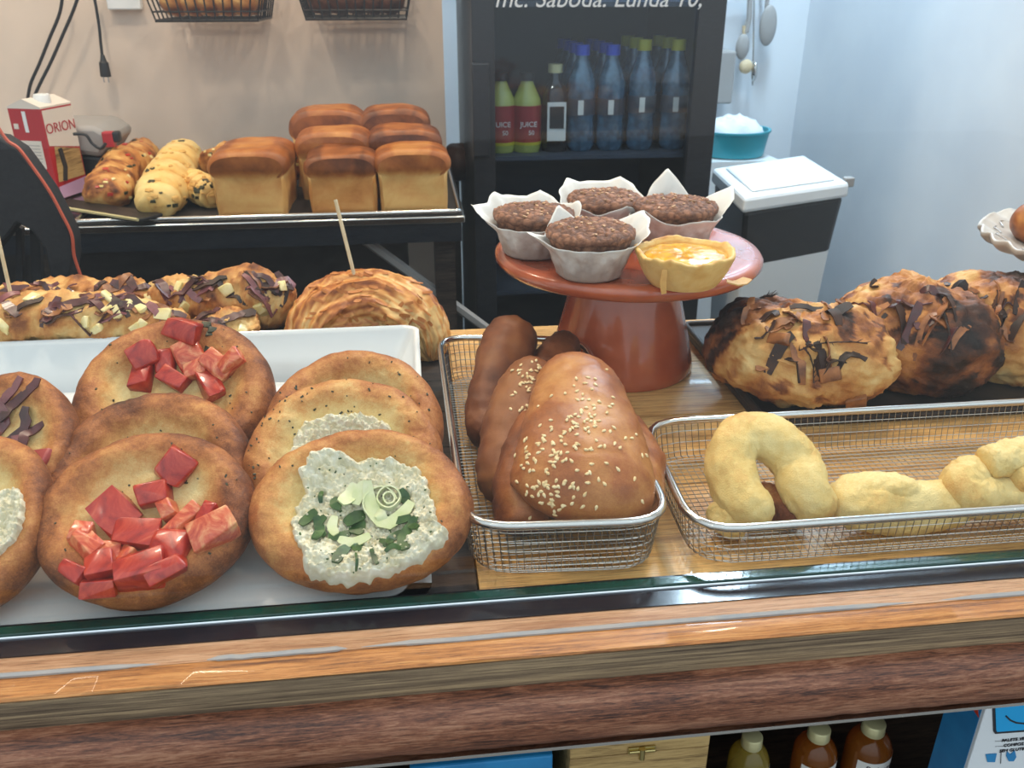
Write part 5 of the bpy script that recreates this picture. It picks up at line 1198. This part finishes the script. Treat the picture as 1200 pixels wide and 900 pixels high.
# =================================================================== SHELF UNDER THE COUNTER
ZS = -.53
def oil(label, px, pycap, y, rpx, mt, lab=True, seed=0, rot=0):
    c = P(px, pycap, y=y); r = rpx * mpp(c); t = thing('oil_bottle', label, 'bottle', (c.x, c.y, ZS + .0005), (0, 0, R(rot)), 'small glass bottles on the shelf under the counter'); H = c.z - ZS
    MB().lathe([(0, 0), (r * .92, 0), (r, .006), (r, H - .038), (r * .96, H - .031), (r * .78, H - .022), (r * .50, H - .0165), (r * .42, H - .015), (r * .42, H - .002), (0, H - .002)], 40).build('glass_body', M[mt], t, world=False)
    cap = MB().lathe([(0, H - .0145), (r * .50, H - .0145), (r * .52, H - .013), (r * .50, H - .0118), (r * .52, H - .0105), (r * .50, H - .009), (r * .50, H - .001), (r * .46, H), (0, H)], 32).build('cap', M['goldcap'], t, world=False)
    vs = []; fs = []; n = 24; r2 = r * 1.012
    for i in range(n + 1):
        a = R(-90 - 62 + 124 * i / n); 
        for z in (H - .11, H - .040 + .004 * i / n): vs.append((r2 * math.cos(a), r2 * math.sin(a), z))
    for i in range(n): fs.append((2 * i, 2 * i + 2, 2 * i + 3, 2 * i + 1))
    lb = MB().add(vs, fs).build('bottle_label', M['label'], t, world=False)
    w = 'Sabura'; n = len(w)
    for k, chh in enumerate(w):
        a = R(-90 + (k - (n - 1) / 2) * 13.5); rr_ = r2 + .0004
        text(chh, r * .46, M['ink'], lb, (rr_ * math.cos(a), rr_ * math.sin(a), H - .048), (R(90), 0, a + R(90)), world=False, ext=.0002)
    for k in range(9):
        a = R(-90 + (k - 4) * 8); rr_ = r2 + .0004; MB().box((rr_ * math.cos(a), rr_ * math.sin(a), H - .055), (r * .07, .0004, r * .08), (0, 0, a + R(90))).build('small_print', M['redprint'], lb, world=False, smooth=False)
    for k in range(5):
        a = R(-90 - 30 + k * 9); rr_ = r2 + .0005; MB().box((rr_ * math.cos(a), rr_ * math.sin(a), H - .062 - .002 * k), (r * .2, .0004, r * .10), (0, .5, a + R(90))).build('label_drawing', M['ink'], lb, world=False, smooth=False)
oil('small bottle of pale golden oil, leftmost under the counter', 882, 862, .17, 24, 'yellowoil', rot=6)
oil('small bottle of reddish amber oil, middle one under the counter', 961, 853, .17, 25, 'amber', rot=2)
oil('small bottle of amber oil, nearest the blue and white box', 1025, 846, .17, 26, 'amber', rot=8)
# blue and white box
bw = P(1166, 862, y=.10)
b0 = P(1140, 905, y=.055); bx = thing('printed_box', 'blue and white cardboard box with smiling print, right end of the shelf', 'box', (b0.x, b0.y, ZS + .0005))
xl_, xr_ = P(1143, 870, y=.055).x, P(1143, 870, y=.055).x + .15; zt2 = P(1150, 836, y=.055).z + .02; yk = .055
MB().bounds((xl_, yk, ZS + .001), (xr_, yk + .05, zt2)).build('box_body', M['whitecard'], bx, smooth=False, bevel=.001)
MB().bounds((xl_ - .0006, yk + .004, ZS + .002), (xl_ - .0001, yk + .049, zt2 - .001)).build('blue_side', M['blue'], bx, smooth=False)
def bf(px, py): q = P(px, py, y=yk - .0006); return q.x, q.z
def quadp(name, mt, pts, th=.0004): MB().prism([bf(*p) for p in pts], yk - .0008, yk - .0008 + th, 'y').build(name, M[mt], bx, smooth=False)
quadp('logo_outline', 'ink', [(1163, 828), (1222, 824), (1222, 856), (1166, 860), (1164, 857)])
MB().prism([bf(*p) for p in [(1166, 828), (1222, 824), (1222, 853), (1168, 857), (1167, 855)]], yk - .0014, yk - .0009, 'y').build('blue_logo', M['cyan'], bx, smooth=False)
sm = [bf(x, y) for x, y in ((1178, 838), (1183, 843), (1190, 846), (1200, 847), (1212, 844))]
MB().tube([(x, yk - .0016, z) for x, z in sm], .0009, 5).build('smile', M['ink'], bx)
for s_, py in (('PALETE VEGETAL', 866), ('COMPOSTAVEL', 872), ('SEM GLUTEN E SEM', 878)):
    q = bf(1196, py); text(s_, .0052, M['ink'], bx, (q[0], yk - .0006, q[1]), (R(90), 0, 0))
for py in (869, 875): a_, b3 = bf(1166, py), bf(1225, py - 3); MB().tube([(a_[0], yk - .0006, a_[1]), (b3[0], yk - .0006, b3[1])], .0002, 4).build('print_rule', M['ink'], bx)
quadp('cup_symbol', 'blue', [(1155, 884), (1168, 883), (1166, 893), (1157, 893)]); quadp('plant_symbol', 'blue', [(1180, 880), (1184, 884), (1189, 879), (1191, 887), (1188, 892), (1182, 892), (1179, 886)])
quadp('symbol_divider', 'ink', [(1173, 880), (1173.6, 880), (1173.0, 895), (1172.4, 895)])
MB().prism([(yk + .014, zt2 - .014), (yk + .004, zt2 - .030), (yk + .022, zt2 - .028)], xl_ - .0012, xl_ - .0007, 'x').build('red_triangle', M['redprint'], bx, smooth=False)
# wooden box with latch
wk = P(750, 880, y=.06); wx0, wx1 = P(668, 885, y=.06).x, P(831, 875, y=.06).x; wz = P(750, 868, y=.06).z + .02
wb = thing('wooden_box', 'pale wooden box with a brass latch on the shelf under the counter', 'box', ((wx0 + wx1) / 2, .06, ZS + .0005))
zl2 = P(752, 882, y=.06).z
MB().bounds((wx0, .06, ZS + .001), (wx1, .20, zl2 - .0005)).build('box_body', M['boxwood'], wb, smooth=False, bevel=.001); MB().bounds((wx0, .06, zl2 + .0003), (wx1, .20, wz)).build('lid', M['boxwood'], wb, smooth=False, bevel=.001)
lc = P(752, 881, y=.058); lt = thing('x', 'x', 'x'); bpy.data.objects.remove(lt)
lm = MB().box((lc.x, .0585, lc.z + .002), (.026, .002, .008)).build('latch', M['brass'], wb, smooth=False, bevel=.0006)
MB().tube([(lc.x, .0565, lc.z + .006), (lc.x, .0565, lc.z - .007)], .003, 8).build('latch_tongue', M['brass'], lm); MB().tube([(lc.x - .012, .0570, lc.z + .002), (lc.x + .012, .0570, lc.z + .002)], .0018, 8).build('latch_pin', M['brass'], lm)
qx0, qx1 = P(480, 900, y=.06).x, P(648, 890, y=.06).x; qz = P(640, 886, y=.06).z
o = MB().bounds((qx0, .06, ZS + .001), (qx1, .22, qz)).build('blue_box', M['blue'], smooth=False, bevel=.002); tag(o, 'plain bright blue box on the shelf, left of the wooden box', 'box')
